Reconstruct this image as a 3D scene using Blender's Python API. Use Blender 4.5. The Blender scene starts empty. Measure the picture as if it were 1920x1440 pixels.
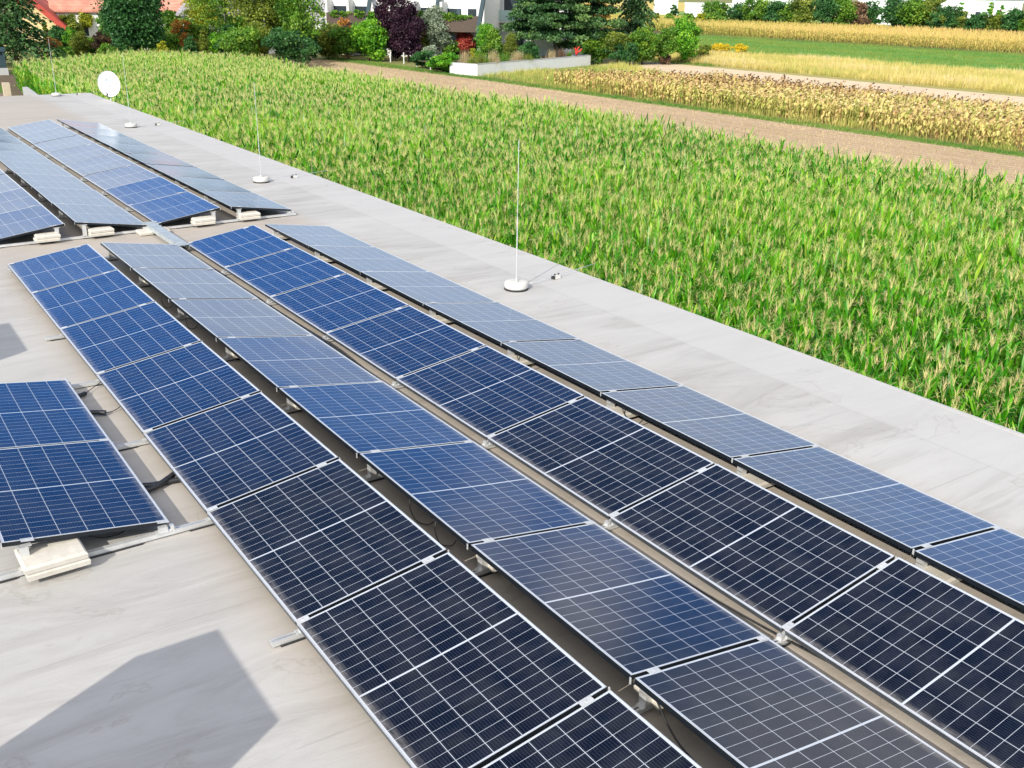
import bpy, math, random
import numpy as np
from mathutils import Matrix, Vector
R_ = math.radians
S = bpy.context.scene
C = S.collection

# ------------------------------------------------------------------ camera
CAM = np.array([-1.934, -15.630, 3.880])
F = 1875.7                       # focal length in pixels of the 1920 px wide photograph
YAW, PIT, ROL = R_(-34.596), R_(21.417), R_(-0.982)
def cam_axes():
    cy, sy = math.cos(YAW), math.sin(YAW)
    f = np.array([-sy*math.cos(PIT), cy*math.cos(PIT), -math.sin(PIT)])
    r = np.array([cy, sy, 0.0]); d = np.cross(f, r)
    cr, sr = math.cos(ROL), math.sin(ROL)
    return cr*r + sr*d, -sr*r + cr*d, f
AR, AD, AF = cam_axes()
cam = bpy.data.cameras.new('camera'); camo = bpy.data.objects.new('camera', cam); C.objects.link(camo)
cam.sensor_width = 36; cam.lens = 36*F/1920; cam.clip_start = 0.1; cam.clip_end = 6000
mw = Matrix.Identity(4)
for i in range(3):
    mw[i][0] = AR[i]; mw[i][1] = -AD[i]; mw[i][2] = -AF[i]; mw[i][3] = CAM[i]
camo.matrix_world = mw
S.camera = camo

# ------------------------------------------------------------------ light
SUN_EL, SUN_AZ = R_(31), R_(31)            # shadows run towards (cos31, sin31)
sdir = Vector((math.cos(SUN_AZ)*math.cos(SUN_EL), math.sin(SUN_AZ)*math.cos(SUN_EL), -math.sin(SUN_EL)))
sl = bpy.data.lights.new('sun', 'SUN'); sl.energy = 4.3; sl.angle = R_(0.5); sl.color = (1.0, 0.93, 0.82)
so = bpy.data.objects.new('sun', sl); C.objects.link(so); so.location = (-30, -20, 30)
so.rotation_euler = sdir.to_track_quat('-Z', 'Y').to_euler()
W = bpy.data.worlds.new('World'); S.world = W; W.use_nodes = True
nt = W.node_tree; nt.nodes.clear()
def wn(t, **k):
    n = nt.nodes.new(t)
    for a, b in k.items(): setattr(n, a, b)
    return n
out = wn('ShaderNodeOutputWorld'); bg = wn('ShaderNodeBackground'); bg.inputs[1].default_value = 0.13
sky = wn('ShaderNodeTexSky', sky_type='NISHITA', sun_disc=False, sun_elevation=SUN_EL,
         sun_rotation=math.atan2(-math.cos(SUN_AZ), -math.sin(SUN_AZ)), altitude=200, air_density=1.0, dust_density=0.4, ozone_density=2.5)
tc = wn('ShaderNodeTexCoord'); mp = wn('ShaderNodeMapping'); mp.inputs['Scale'].default_value = (1.3, 1.3, 3.2)
mp.inputs['Location'].default_value = (0.35, 0.1, 0.0)
nz = wn('ShaderNodeTexNoise'); nz.inputs['Scale'].default_value = 1.7; nz.inputs['Detail'].default_value = 6; nz.inputs['Roughness'].default_value = 0.5
rp = wn('ShaderNodeMapRange'); rp.inputs[1].default_value = 0.50; rp.inputs[2].default_value = 0.66; rp.inputs[4].default_value = 0.92
mx = wn('ShaderNodeMix', data_type='RGBA'); mx.inputs['B'].default_value = (11.0, 10.6, 10.2, 1)
L = nt.links.new
def wmath(op, a, b=0.0, clamp=False):
    n = wn('ShaderNodeMath', operation=op, use_clamp=clamp)
    for i, v in enumerate((a, b)):
        if isinstance(v, bpy.types.NodeSocket): L(v, n.inputs[i])
        else: n.inputs[i].default_value = v
    return n.outputs[0]
def wrange(v, a, b, c=0.0, d=1.0):
    n = wn('ShaderNodeMapRange', interpolation_type='SMOOTHSTEP'); L(v, n.inputs[0])
    for i, x in enumerate((a, b, c, d)): n.inputs[i+1].default_value = x
    return n.outputs[0]
L(tc.outputs['Generated'], mp.inputs[0]); L(mp.outputs[0], nz.inputs[0])
sp = wn('ShaderNodeSeparateXYZ'); L(tc.outputs['Generated'], sp.inputs[0])
nzc = wmath('SUBTRACT', nz.outputs[0], 0.5)
# a bank of pale cloud low over the horizon with a broken upper edge ...
bank = wrange(wmath('ADD', sp.outputs[2], wmath('MULTIPLY', nzc, -0.14)), 0.250, 0.226, 0.0, 0.92)
az_f = wn('ShaderNodeVectorMath', operation='DOT_PRODUCT'); L(tc.outputs['Generated'], az_f.inputs[0]); az_f.inputs[1].default_value = (math.sin(R_(15)), math.cos(R_(15)), 0)
bank = wmath('MULTIPLY', bank, wrange(wmath('ADD', az_f.outputs['Value'], wmath('MULTIPLY', nzc, 0.35)), 0.52, 0.84, 0.18, 1.0))
# ... and loose cumulus higher up towards the east
def patch(az, el, r0, r1, amt):
    v = wn('ShaderNodeVectorMath', operation='DOT_PRODUCT'); L(tc.outputs['Generated'], v.inputs[0])
    v.inputs[1].default_value = (math.sin(R_(az))*math.cos(R_(el)), math.cos(R_(az))*math.cos(R_(el)), math.sin(R_(el)))
    return wrange(wmath('ADD', v.outputs['Value'], wmath('MULTIPLY', nzc, 2.6*(math.cos(R_(r0))-math.cos(R_(r1))))), math.cos(R_(r1)), math.cos(R_(r0)), 0.0, amt)
cl = wmath('MAXIMUM', 0.0, wmath('MAXIMUM', patch(40, 20.5, 1.5, 5.0, 0.55), wmath('MAXIMUM', patch(46, 20.8, 0.5, 5.0, 1.0), patch(66, 25, 5, 15, 0.6))))
for (az_, el_, r0_, r1_, am_) in ((185, 42, 26, 42, 0.9), (258, 56, 22, 34, 0.85), (128, 44, 20, 32, 0.85), (310, 40, 18, 32, 0.8)):  # unseen clouds beside and behind the camera, added as neutral fill for the shadows
    cl = wmath('MAXIMUM', cl, patch(az_, el_, r0_, r1_, am_))
tint = wn('ShaderNodeMix', data_type='RGBA', blend_type='MULTIPLY'); tint.inputs['Factor'].default_value = 1.0; tint.inputs['B'].default_value = (0.22, 0.62, 1.0, 1)
L(sky.outputs[0], tint.inputs['A'])
mb_ = wn('ShaderNodeMix', data_type='RGBA'); 
bc = wn('ShaderNodeMix', data_type='RGBA'); bc.inputs['A'].default_value = (5.6, 6.3, 6.3, 1); bc.inputs['B'].default_value = (7.7, 7.9, 6.8, 1)
L(wrange(sp.outputs[2], 0.125, 0.19), bc.inputs['Factor']); L(bc.outputs['Result'], mb_.inputs['B'])
L(bank, mb_.inputs['Factor']); L(tint.outputs['Result'], mb_.inputs['A'])
L(cl, mx.inputs['Factor']); L(mb_.outputs['Result'], mx.inputs['A']); L(mx.outputs['Result'], bg.inputs[0]); L(bg.outputs[0], out.inputs[0])
S.view_settings.view_transform = 'Standard'; S.view_settings.look = 'None'
S.view_settings.gamma = 1.0; S.view_settings.exposure = 0.37
S.cycles.max_bounces = 6; S.cycles.transparent_max_bounces = 4

# ------------------------------------------------------------------ helpers
rng = np.random.default_rng(7)
random.seed(7)
G0 = -5.0                                    # field level; the roof is z = 0
def ray(px, py):
    d = AR*(px-960)/F + AD*(py-720)/F + AF
    return d
def U(px, py, z=G0):
    """world point where the photograph's pixel meets the level z"""
    d = ray(px, py); t = (z-CAM[2])/d[2]; return CAM + t*d
def KD(d): return d*1.2 if d >= 90 else d
def P(px, dist, z=G0, py=60):
    """point at horizontal distance dist in the direction of column px"""
    dist = KD(dist)
    d = ray(px, py); h = math.hypot(d[0], d[1]); return np.array([CAM[0]+d[0]/h*dist, CAM[1]+d[1]/h*dist, z])
def ZT(px, py, dist):
    dist = KD(dist)
    d = ray(px, py); h = math.hypot(d[0], d[1]); return CAM[2] + dist*d[2]/h
def WM(dist, px):
    dist = KD(dist)
    return px*(0.93*dist+3)/F

def props(o, label=None, cat=None, group=None, kind=None):
    if label: o['label'] = label
    if cat: o['category'] = cat
    if group: o['group'] = group
    if kind: o['kind'] = kind
    return o
def empty(name, loc=(0, 0, 0), rz=0, **k):
    o = bpy.data.objects.new(name, None); C.objects.link(o); o.location = loc; o.rotation_euler = (0, 0, rz)
    o.empty_display_size = 0.1
    return props(o, **k)

class MB:
    """collects quads/ngons for ONE mesh"""
    def __init__(s): s.v = []; s.f = []; s.mi = []
    def add(s, vs, fs, mi=0):
        n = len(s.v); s.v += [tuple(map(float, v)) for v in vs]
        s.f += [tuple(i+n for i in f) for f in fs]; s.mi += [mi]*len(fs)
    def box(s, x0, y0, z0, x1, y1, z1, mi=0, M=None):
        vs = [(x, y, z) for z in (z0, z1) for y in (y0, y1) for x in (x0, x1)]
        if M is not None: vs = [M @ Vector(v) for v in vs]
        s.add(vs, [(0, 2, 3, 1), (4, 5, 7, 6), (0, 1, 5, 4), (2, 6, 7, 3), (0, 4, 6, 2), (1, 3, 7, 5)], mi)
    def tube(s, pts, rad, n=8, mi=0, cap=True):
        pts = [Vector(p) for p in pts]
        if not hasattr(rad, '__len__'): rad = [rad]*len(pts)
        rings = []
        for i, p in enumerate(pts):
            a = pts[max(i-1, 0)]; b = pts[min(i+1, len(pts)-1)]; t = (b-a).normalized()
            u = t.cross(Vector((0, 0, 1)))
            if u.length < 1e-3: u = t.cross(Vector((0, 1, 0)))
            u.normalize(); w = t.cross(u)
            rings.append([p+(u*math.cos(2*math.pi*k/n)+w*math.sin(2*math.pi*k/n))*rad[i] for k in range(n)])
        vs = [v for r in rings for v in r]; fs = []
        for i in range(len(pts)-1):
            for k in range(n):
                fs.append((i*n+k, i*n+(k+1) % n, (i+1)*n+(k+1) % n, (i+1)*n+k))
        if cap: fs.append(tuple(range(n-1, -1, -1))); fs.append(tuple((len(pts)-1)*n+k for k in range(n)))
        s.add(vs, fs, mi)
    def lathe(s, prof, n=20, c=(0, 0, 0), mi=0):
        vs = []; fs = []
        for r, z in prof:
            for k in range(n): vs.append((c[0]+r*math.cos(2*math.pi*k/n), c[1]+r*math.sin(2*math.pi*k/n), c[2]+z))
        for i in range(len(prof)-1):
            for k in range(n): fs.append((i*n+k, i*n+(k+1) % n, (i+1)*n+(k+1) % n, (i+1)*n+k))
        fs.append(tuple(range(n-1, -1, -1))); fs.append(tuple((len(prof)-1)*n+k for k in range(n)))
        s.add(vs, fs, mi)
    def build(s, name, mats, parent=None, smooth=False, link=True):
        me = bpy.data.meshes.new(name); me.from_pydata(s.v, [], s.f)
        for m in (mats if isinstance(mats, (list, tuple)) else [mats]): me.materials.append(m)
        if any(s.mi): me.polygons.foreach_set('material_index', s.mi)
        if smooth: me.polygons.foreach_set('use_smooth', [True]*len(s.f))
        me.update()
        o = bpy.data.objects.new(name, me)
        if link: C.objects.link(o)
        if parent: o.parent = parent
        return o

def np_mesh(name, V, Q, mats, mi=None, rnd=None, parent=None, smooth=False):
    me = bpy.data.meshes.new(name); nv, nf = len(V), len(Q)
    me.vertices.add(nv); me.vertices.foreach_set('co', np.ascontiguousarray(V, np.float32).ravel())
    me.loops.add(nf*4); me.loops.foreach_set('vertex_index', np.ascontiguousarray(Q, np.int32).ravel())
    me.polygons.add(nf); me.polygons.foreach_set('loop_start', np.arange(0, nf*4, 4, dtype=np.int32))
    for m in (mats if isinstance(mats, (list, tuple)) else [mats]): me.materials.append(m)
    if mi is not None: me.polygons.foreach_set('material_index', np.ascontiguousarray(mi, np.int32))
    if rnd is not None:
        a = me.attributes.new('rnd', 'FLOAT', 'POINT'); a.data.foreach_set('value', np.ascontiguousarray(rnd, np.float32))
    if smooth: me.polygons.foreach_set('use_smooth', np.ones(nf, bool))
    me.update(calc_edges=True)
    o = bpy.data.objects.new(name, me); C.objects.link(o)
    if parent: o.parent = parent
    return o

# ------------------------------------------------------------------ materials
class NT:
    def __init__(s, name):
        s.m = bpy.data.materials.new(name); s.m.use_nodes = True; s.t = s.m.node_tree; s.t.nodes.clear()
        s.o = s.n('ShaderNodeOutputMaterial')
    def n(s, t, **k):
        n = s.t.nodes.new(t)
        for a, b in k.items():
            setattr(n, a, b)
        return n
    def l(s, a, b): s.t.links.new(a, b)
    def put(s, sock, v):
        if isinstance(v, bpy.types.NodeSocket): s.l(v, sock)
        elif v is not None:
            if hasattr(v, '__len__') and len(v) == 3 and sock.type == 'RGBA': v = (*v, 1)
            sock.default_value = v
    def math(s, op, a, b=0.0, c=0.0, clamp=False):
        n = s.n('ShaderNodeMath', operation=op, use_clamp=clamp)
        s.put(n.inputs[0], a); s.put(n.inputs[1], b); s.put(n.inputs[2], c); return n.outputs[0]
    def mix(s, f, a, b, blend='MIX'):
        n = s.n('ShaderNodeMix', data_type='RGBA', blend_type=blend)
        s.put(n.inputs['Factor'], f); s.put(n.inputs['A'], a); s.put(n.inputs['B'], b); return n.outputs['Result']
    def rng(s, v, a, b, c=0.0, d=1.0):
        n = s.n('ShaderNodeMapRange'); s.put(n.inputs[0], v)
        for i, x in enumerate((a, b, c, d)): n.inputs[i+1].default_value = x
        return n.outputs[0]
    def coord(s, kind='Object', scale=(1, 1, 1), loc=(0, 0, 0), rot=(0, 0, 0)):
        c = s.n('ShaderNodeTexCoord'); m = s.n('ShaderNodeMapping'); s.l(c.outputs[kind], m.inputs[0])
        m.inputs['Scale'].default_value = scale; m.inputs['Location'].default_value = loc; m.inputs['Rotation'].default_value = rot
        return m.outputs[0]
    def noise(s, vec, scale, detail=4, rough=0.5, dist=0):
        n = s.n('ShaderNodeTexNoise'); s.l(vec, n.inputs[0]); n.inputs['Scale'].default_value = scale
        n.inputs['Detail'].default_value = detail; n.inputs['Roughness'].default_value = rough; n.inputs['Distortion'].default_value = dist
        return n.outputs[0]
    def bump(s, h, st=0.3, dist=0.02):
        n = s.n('ShaderNodeBump'); s.put(n.inputs['Height'], h); n.inputs['Strength'].default_value = st; n.inputs['Distance'].default_value = dist
        return n.outputs[0]
    def pbr(s, col, rough=0.6, metal=0.0, spec=0.5, normal=None, **k):
        b = s.n('ShaderNodeBsdfPrincipled'); s.put(b.inputs['Base Color'], col); s.put(b.inputs['Roughness'], rough)
        s.put(b.inputs['Metallic'], metal); s.put(b.inputs['Specular IOR Level'], spec)
        if normal is not None: s.l(normal, b.inputs['Normal'])
        for a, v in k.items(): s.put(b.inputs[a], v)
        return b.outputs[0]
    def done(s, sh): s.l(sh, s.o.inputs[0]); return s.m

def simple(name, col, rough=0.6, metal=0.0, var=0.12, scale=6, bump=0.0, spec=0.5):
    t = NT(name); c = t.coord()
    n = t.noise(c, scale, 5, 0.6); f = t.rng(n, 0.3, 0.7)
    dark = tuple(x*(1-var) for x in col); lite = tuple(min(1, x*(1+var)) for x in col)
    return t.done(t.pbr(t.mix(f, dark, lite), rough, metal, spec, t.bump(n, bump) if bump else None))

def leafmat(name, cols, trans=0.35, rough=0.5, hue_noise=0.15, spec=0.35):
    """cols: list of (pos, rgb) along the random attribute of each leaf clump"""
    t = NT(name); a = t.n('ShaderNodeAttribute', attribute_name='rnd')
    r = t.n('ShaderNodeValToRGB'); el = r.color_ramp.elements
    while len(el) > 1: el.remove(el[0])
    el[0].position = cols[0][0]; el[0].color = (*cols[0][1], 1)
    for p_, c_ in cols[1:]:
        e = el.new(p_); e.color = (*c_, 1)
    nz_ = t.noise(t.coord('Object'), 1.3, 3)
    t.l(t.math('ADD', a.outputs['Fac'], t.math('MULTIPLY', t.math('SUBTRACT', nz_, 0.5), hue_noise*2)), r.inputs[0])
    p = t.pbr(r.outputs[0], rough, 0, spec)
    tr = t.n('ShaderNodeBsdfTranslucent'); t.put(tr.inputs[0], t.mix(0.35, r.outputs[0], (1.0, 1.0, 0.25), 'MULTIPLY'))
    t.l(r.outputs[0], tr.inputs[0])
    ms = t.n('ShaderNodeMixShader'); ms.inputs[0].default_value = trans; t.l(p, ms.inputs[1]); t.l(tr.outputs[0], ms.inputs[2])
    return t.done(ms.outputs[0])

# --- roof membrane: pale grey sheet, streaks along x, welded seams
def m_roof():
    t = NT('roof_membrane')
    st = t.noise(t.coord('Object', (0.42, 2.2, 1)), 0.9, 9, 0.66, 1.4)
    st2 = t.noise(t.coord('Object', (1.1, 9.0, 1), (3, 1, 0)), 1.4, 5, 0.6, 0.3)
    big = t.noise(t.coord('Object', (0.45, 0.6, 1)), 1.0, 6, 0.6, 0.8)
    fine = t.noise(t.coord('Object'), 60, 3)
    base = t.mix(t.rng(big, 0.35, 0.65), (0.392, 0.384, 0.366), (0.446, 0.438, 0.420))
    c = t.mix(t.math('MULTIPLY', t.rng(st, 0.48, 0.68), 0.58), base, (0.285, 0.272, 0.252))
    c = t.mix(t.math('MULTIPLY', t.rng(st2, 0.57, 0.74), 0.38), c, (0.30, 0.285, 0.275))
    c = t.mix(t.math('MULTIPLY', t.rng(st, 0.46, 0.28), 0.4), c, (0.50, 0.49, 0.475))
    sep = t.n('ShaderNodeSeparateXYZ'); t.l(t.coord('Object'), sep.inputs[0])
    wob = t.math('MULTIPLY', t.math('SUBTRACT', t.noise(t.coord('Object', (0.5, 0.5, 1)), 2.0, 2), 0.5), 0.05)
    # edge-strip seam, parallel to the verge, at x = 6.15
    e = t.math('ABSOLUTE', t.math('ADD', t.math('SUBTRACT', sep.outputs[0], 6.18), wob))
    seam1 = t.math('MULTIPLY', t.math('LESS_THAN', e, 0.012), t.math('GREATER_THAN', fine, 0.40))
    # cross seams every 1.52 m
    yy = t.math('ABSOLUTE', t.math('SUBTRACT', t.math('FRACT', t.math('ADD', t.math('DIVIDE', sep.outputs[1], 1.52), wob)), 0.5))
    seam2 = t.math('MULTIPLY', t.math('LESS_THAN', yy, 0.005), t.math('GREATER_THAN', st2, 0.46))
    c = t.mix(t.math('MULTIPLY', t.math('MAXIMUM', seam1, seam2), 0.22), c, (0.22, 0.21, 0.20))
    # brown dirt that settles in the wet strips below the modules (x 0..5), a stain with its own shape
    inx = t.math('MULTIPLY', t.rng(sep.outputs[0], -0.35, 0.1), t.rng(sep.outputs[0], 5.35, 4.9))
    c = t.mix(t.math('MULTIPLY', inx, t.rng(big, 0.2, 0.6, 0.25, 0.55)), c, (0.37, 0.30, 0.225))
    drt = t.math('MULTIPLY', t.rng(t.noise(t.coord('Object', (1, 1, 1), (5, 5, 0)), 24, 3, 0.7), 0.70, 0.78), 0.5)
    c = t.mix(drt, c, (0.2, 0.18, 0.16))
    vg = t.rng(sep.outputs[0], 6.15, 6.25)                    # the welded verge strip is cleaner
    c = t.mix(t.math('MULTIPLY', vg, 0.65), c, (0.455, 0.447, 0.432))
    # round dried-puddle stains and pale scuffs
    pud = t.noise(t.coord('Object', (0.8, 1.1, 1), (9, 2, 0)), 1.1, 5, 0.55, 0.5)
    ring = t.math('MULTIPLY', t.rng(t.math('ABSOLUTE', t.math('SUBTRACT', pud, 0.60)), 0.012, 0.0), t.rng(fine, 0.3, 0.6, 0.2, 1.0))
    c = t.mix(t.math('MULTIPLY', ring, 0.38), c, (0.24, 0.21, 0.18))
    c = t.mix(t.math('MULTIPLY', t.rng(pud, 0.60, 0.72), 0.36), c, (0.34, 0.31, 0.275))
    grit = t.noise(t.coord('Object'), 190, 2, 0.6)
    c = t.mix(t.math('MULTIPLY', t.rng(grit, 0.62, 0.72), 0.25), c, (0.24, 0.23, 0.22))
    b = t.bump(t.math('ADD', t.math('MULTIPLY', st, 0.8), t.math('ADD', t.math('MULTIPLY', fine, 0.04), t.math('MULTIPLY', seam2, 0.3))), 0.35, 0.03)
    return t.done(t.pbr(c, 0.62, 0, 0.4, b))

# --- solar cells under glass.  local x 0..W across the slope, y 0..L along the row
PW, PL = 1.134, 1.711
def m_cells():
    t = NT('solar_glass')
    sep = t.n('ShaderNodeSeparateXYZ'); t.l(t.coord('Object'), sep.inputs[0]); X, Y = sep.outputs[0], sep.outputs[1]
    mx_, my_ = 0.017, 0.012
    cw = (PW-2*mx_)/6; half = (PL-2*my_-0.012)/2; ch = half/10
    u = t.math('DIVIDE', t.math('SUBTRACT', X, mx_), cw)
    uf = t.math('FRACT', u); du = t.math('MULTIPLY', t.math('MINIMUM', uf, t.math('SUBTRACT', 1.0, uf)), cw)
    lu = t.math('LESS_THAN', du, 0.0019)
    yc = t.math('SUBTRACT', t.math('ABSOLUTE', t.math('SUBTRACT', Y, PL/2)), 0.006)
    mid = t.math('LESS_THAN', yc, 0.0)
    vf = t.math('FRACT', t.math('DIVIDE', yc, ch)); dv = t.math('MULTIPLY', t.math('MINIMUM', vf, t.math('SUBTRACT', 1.0, vf)), ch)
    lv = t.math('LESS_THAN', dv, 0.0012)
    bor = t.math('MAXIMUM', t.math('MAXIMUM', t.math('LESS_THAN', X, mx_), t.math('GREATER_THAN', X, PW-mx_)),
                 t.math('MAXIMUM', t.math('LESS_THAN', Y, my_), t.math('GREATER_THAN', Y, PL-my_)))
    line = t.math('MAXIMUM', t.math('MAXIMUM', lu, lv), t.math('MAXIMUM', mid, bor))
    bf = t.math('FRACT', t.math('MULTIPLY', uf, 10.0))
    bus = t.math('LESS_THAN', t.math('ABSOLUTE', t.math('SUBTRACT', bf, 0.5)), 0.045)
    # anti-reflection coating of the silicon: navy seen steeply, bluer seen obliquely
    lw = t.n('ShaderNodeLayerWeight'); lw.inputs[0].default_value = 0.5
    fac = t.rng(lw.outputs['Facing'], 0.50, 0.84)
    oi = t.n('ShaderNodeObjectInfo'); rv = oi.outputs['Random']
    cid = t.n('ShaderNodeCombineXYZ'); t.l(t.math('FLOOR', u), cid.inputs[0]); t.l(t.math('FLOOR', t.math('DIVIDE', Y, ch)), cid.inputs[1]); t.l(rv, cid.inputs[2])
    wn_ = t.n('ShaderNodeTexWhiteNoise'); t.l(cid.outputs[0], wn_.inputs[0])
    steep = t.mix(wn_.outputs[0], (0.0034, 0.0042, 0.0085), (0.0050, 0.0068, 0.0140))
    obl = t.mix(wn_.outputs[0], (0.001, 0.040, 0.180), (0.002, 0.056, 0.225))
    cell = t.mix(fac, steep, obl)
    cell = t.mix(t.math('MULTIPLY', bus, 0.19), cell, (0.20, 0.23, 0.30))
    c = t.mix(t.math('MULTIPLY', line, 0.95), cell, (0.50, 0.54, 0.60))
    # dust washed down to the lower rim (x = 0 side)
    dn = t.noise(t.coord('Object', (9, 2.5, 1)), 3.0, 5, 0.7)
    dust = t.math('MULTIPLY', t.rng(X, 0.075, 0.02), t.rng(dn, 0.30, 0.62))
    film = t.math('MULTIPLY', t.rng(t.noise(t.coord('Object', (1.5, 1.5, 1)), 2.5, 5, 0.6), 0.4, 0.75), 0.05)
    spk = t.math('GREATER_THAN', t.noise(t.coord('Object'), 42, 1, 0.5), 0.93)
    d = t.math('MAXIMUM', t.math('MAXIMUM', t.math('MULTIPLY', dust, 0.42), film), t.math('MULTIPLY', spk, 0.5))
    c = t.mix(d, c, (0.40, 0.38, 0.36))
    ro = t.math('ADD', 0.10, t.math('MULTIPLY', dn, 0.08))
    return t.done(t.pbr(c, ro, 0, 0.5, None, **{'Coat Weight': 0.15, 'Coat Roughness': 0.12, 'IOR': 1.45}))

def m_concrete(name='concrete', col=(0.62, 0.58, 0.50)):
    t = NT(name); c = t.coord(); n = t.noise(c, 14, 6, 0.65); f = t.noise(c, 90, 3)
    k = t.mix(t.rng(n, 0.35, 0.7), tuple(x*0.82 for x in col), col)
    k = t.mix(t.math('MULTIPLY', t.math('GREATER_THAN', f, 0.66), 0.35), k, tuple(x*0.5 for x in col))
    return t.done(t.pbr(k, 0.85, 0, 0.3, t.bump(t.math('ADD', n, f), 0.3, 0.004)))

def m_metal(name, col=(0.60, 0.62, 0.64), rough=0.38, metal=0.85):
    t = NT(name); c = t.coord('Object', (1, 40, 40)); n = t.noise(c, 3, 4); n2 = t.noise(t.coord(), 9, 4)
    k = t.mix(t.rng(n2, 0.35, 0.7), tuple(x*0.8 for x in col), col)
    return t.done(t.pbr(k, t.rng(n, 0.3, 0.7, rough-0.08, rough+0.12), metal, 0.5, t.bump(n, 0.06, 0.002)))

def m_field(name, a, b, c_, sx=1.0, sy=0.08, rows=0.0, bump=0.4, sc=1.6):
    """open ground worked along y: tilth, straw and drill rows"""
    t = NT(name)
    n1 = t.noise(t.coord('Object', (sx, sy, 1)), sc, 8, 0.7, 0.4); n2 = t.noise(t.coord('Object', (3*sx, 6*sy, 1)), 2.4*sc, 6, 0.75)
    n3 = t.noise(t.coord('Object', (0.07, 0.03, 1)), 1.0, 4)
    c = t.mix(t.rng(n1, 0.36, 0.66), a, b); c = t.mix(t.rng(n2, 0.46, 0.74), c, c_); c = t.mix(t.math('MULTIPLY', t.rng(n3, 0.4, 0.65), 0.35), c, b)
    if rows:
        sep = t.n('ShaderNodeSeparateXYZ'); t.l(t.coord(), sep.inputs[0])
        w = t.math('ADD', t.math('MULTIPLY', sep.outputs[0], rows), t.math('MULTIPLY', n2, 0.5))
        s_ = t.rng(t.math('SINE', w), 0.2, 1.0)
        c = t.mix(t.math('MULTIPLY', s_, 0.35), c, tuple(x*0.55 for x in a))
    return t.done(t.pbr(c, 0.9, 0, 0.15, t.bump(t.math('ADD', n1, n2), bump, 0.08)))

M = {}
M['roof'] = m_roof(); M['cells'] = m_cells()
M['frame'] = simple('black_frame', (0.012, 0.016, 0.022), 0.35, 0.3, 0.2, 8)
M['lip'] = m_metal('silver_lip', (0.74, 0.76, 0.78), 0.38, 0.5)
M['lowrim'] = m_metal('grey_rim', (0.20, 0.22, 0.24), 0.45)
M['alu'] = m_metal('aluminium', (0.70, 0.71, 0.71), 0.36, 0.45)
M['galv'] = m_metal('galvanised', (0.56, 0.61, 0.62), 0.42, 0.5)
M['clamp'] = m_metal('clamp_metal', (0.66, 0.67, 0.67), 0.35, 0.3)
M['rubber'] = simple('rubber', (0.025, 0.025, 0.027), 0.75, 0, 0.2, 30)
M['cable'] = simple('cable_sheath', (0.018, 0.020, 0.022), 0.45, 0, 0.2, 30)
M['block'] = m_concrete('block_concrete', (0.60, 0.565, 0.495))
M['mastbase'] = m_concrete('white_concrete', (0.60, 0.59, 0.55))
M['white'] = simple('white_render', (0.70, 0.70, 0.68), 0.8, 0, 0.04, 1.5)
M['whitepaint'] = simple('white_enamel', (0.78, 0.80, 0.80), 0.3, 0, 0.03, 4)
M['greywall'] = m_concrete('grey_concrete', (0.42, 0.42, 0.41))
M['trim'] = m_metal('verge_trim', (0.62, 0.62, 0.60), 0.5)
M['trunk'] = simple('bark', (0.13, 0.10, 0.075), 0.9, 0, 0.4, 8, 0.5)
M['palebark'] = simple('pale_bark', (0.36, 0.33, 0.29), 0.9, 0, 0.3, 8, 0.4)
M['glassdark'] = simple('window_glass', (0.03, 0.04, 0.05), 0.08, 0, 0.2, 1)
M['ochre'] = simple('ochre_render', (0.72, 0.55, 0.28), 0.85, 0, 0.06, 1.2)
M['brownwood'] = simple('brown_timber', (0.085, 0.060, 0.045), 0.8, 0, 0.3, 5)
M['darkbeam'] = simple('teal_beam', (0.020, 0.045, 0.055), 0.55, 0, 0.2, 3)
M['redroof'] = simple('red_sheet_roof', (0.42, 0.055, 0.035), 0.6, 0, 0.15, 2)
M['postwood'] = simple('pale_timber', (0.50, 0.42, 0.30), 0.85, 0, 0.2, 6)
M['redpaint'] = simple('red_paint', (0.62, 0.035, 0.02), 0.4, 0, 0.1, 4)
M['balcglass'] = simple('green_glass', (0.42, 0.55, 0.52), 0.12, 0, 0.06, 1)
M['inkblue'] = simple('blue_print', (0.10, 0.20, 0.32), 0.5, 0, 0.1, 4)

def m_tile(name, col, course=0.33, wide=0.3):
    t = NT(name); sep = t.n('ShaderNodeSeparateXYZ'); t.l(t.coord(), sep.inputs[0])
    zf = t.math('FRACT', t.math('DIVIDE', sep.outputs[2], course)); xf = t.math('FRACT', t.math('DIVIDE', t.math('ADD', sep.outputs[0], sep.outputs[1]), wide))
    n = t.noise(t.coord(), 1.2, 5); n2 = t.noise(t.coord(), 9, 2)
    c = t.mix(t.rng(n, 0.35, 0.65), tuple(x*0.8 for x in col), tuple(min(1, x*1.15) for x in col))
    c = t.mix(t.math('MULTIPLY', t.rng(n2, 0.5, 0.7), 0.3), c, tuple(x*0.6 for x in col))
    ln = t.math('MAXIMUM', t.math('LESS_THAN', zf, 0.16), t.math('LESS_THAN', xf, 0.1))
    return t.done(t.pbr(t.mix(t.math('MULTIPLY', ln, 0.5), c, tuple(x*0.45 for x in col)), 0.8, 0, 0.3, t.bump(zf, 0.4, 0.03)))
M['tile'] = m_tile('salmon_tiles', (0.56, 0.25, 0.18))
M['slate'] = m_tile('grey_shingles', (0.33, 0.31, 0.34), 0.28, 0.6)

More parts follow.
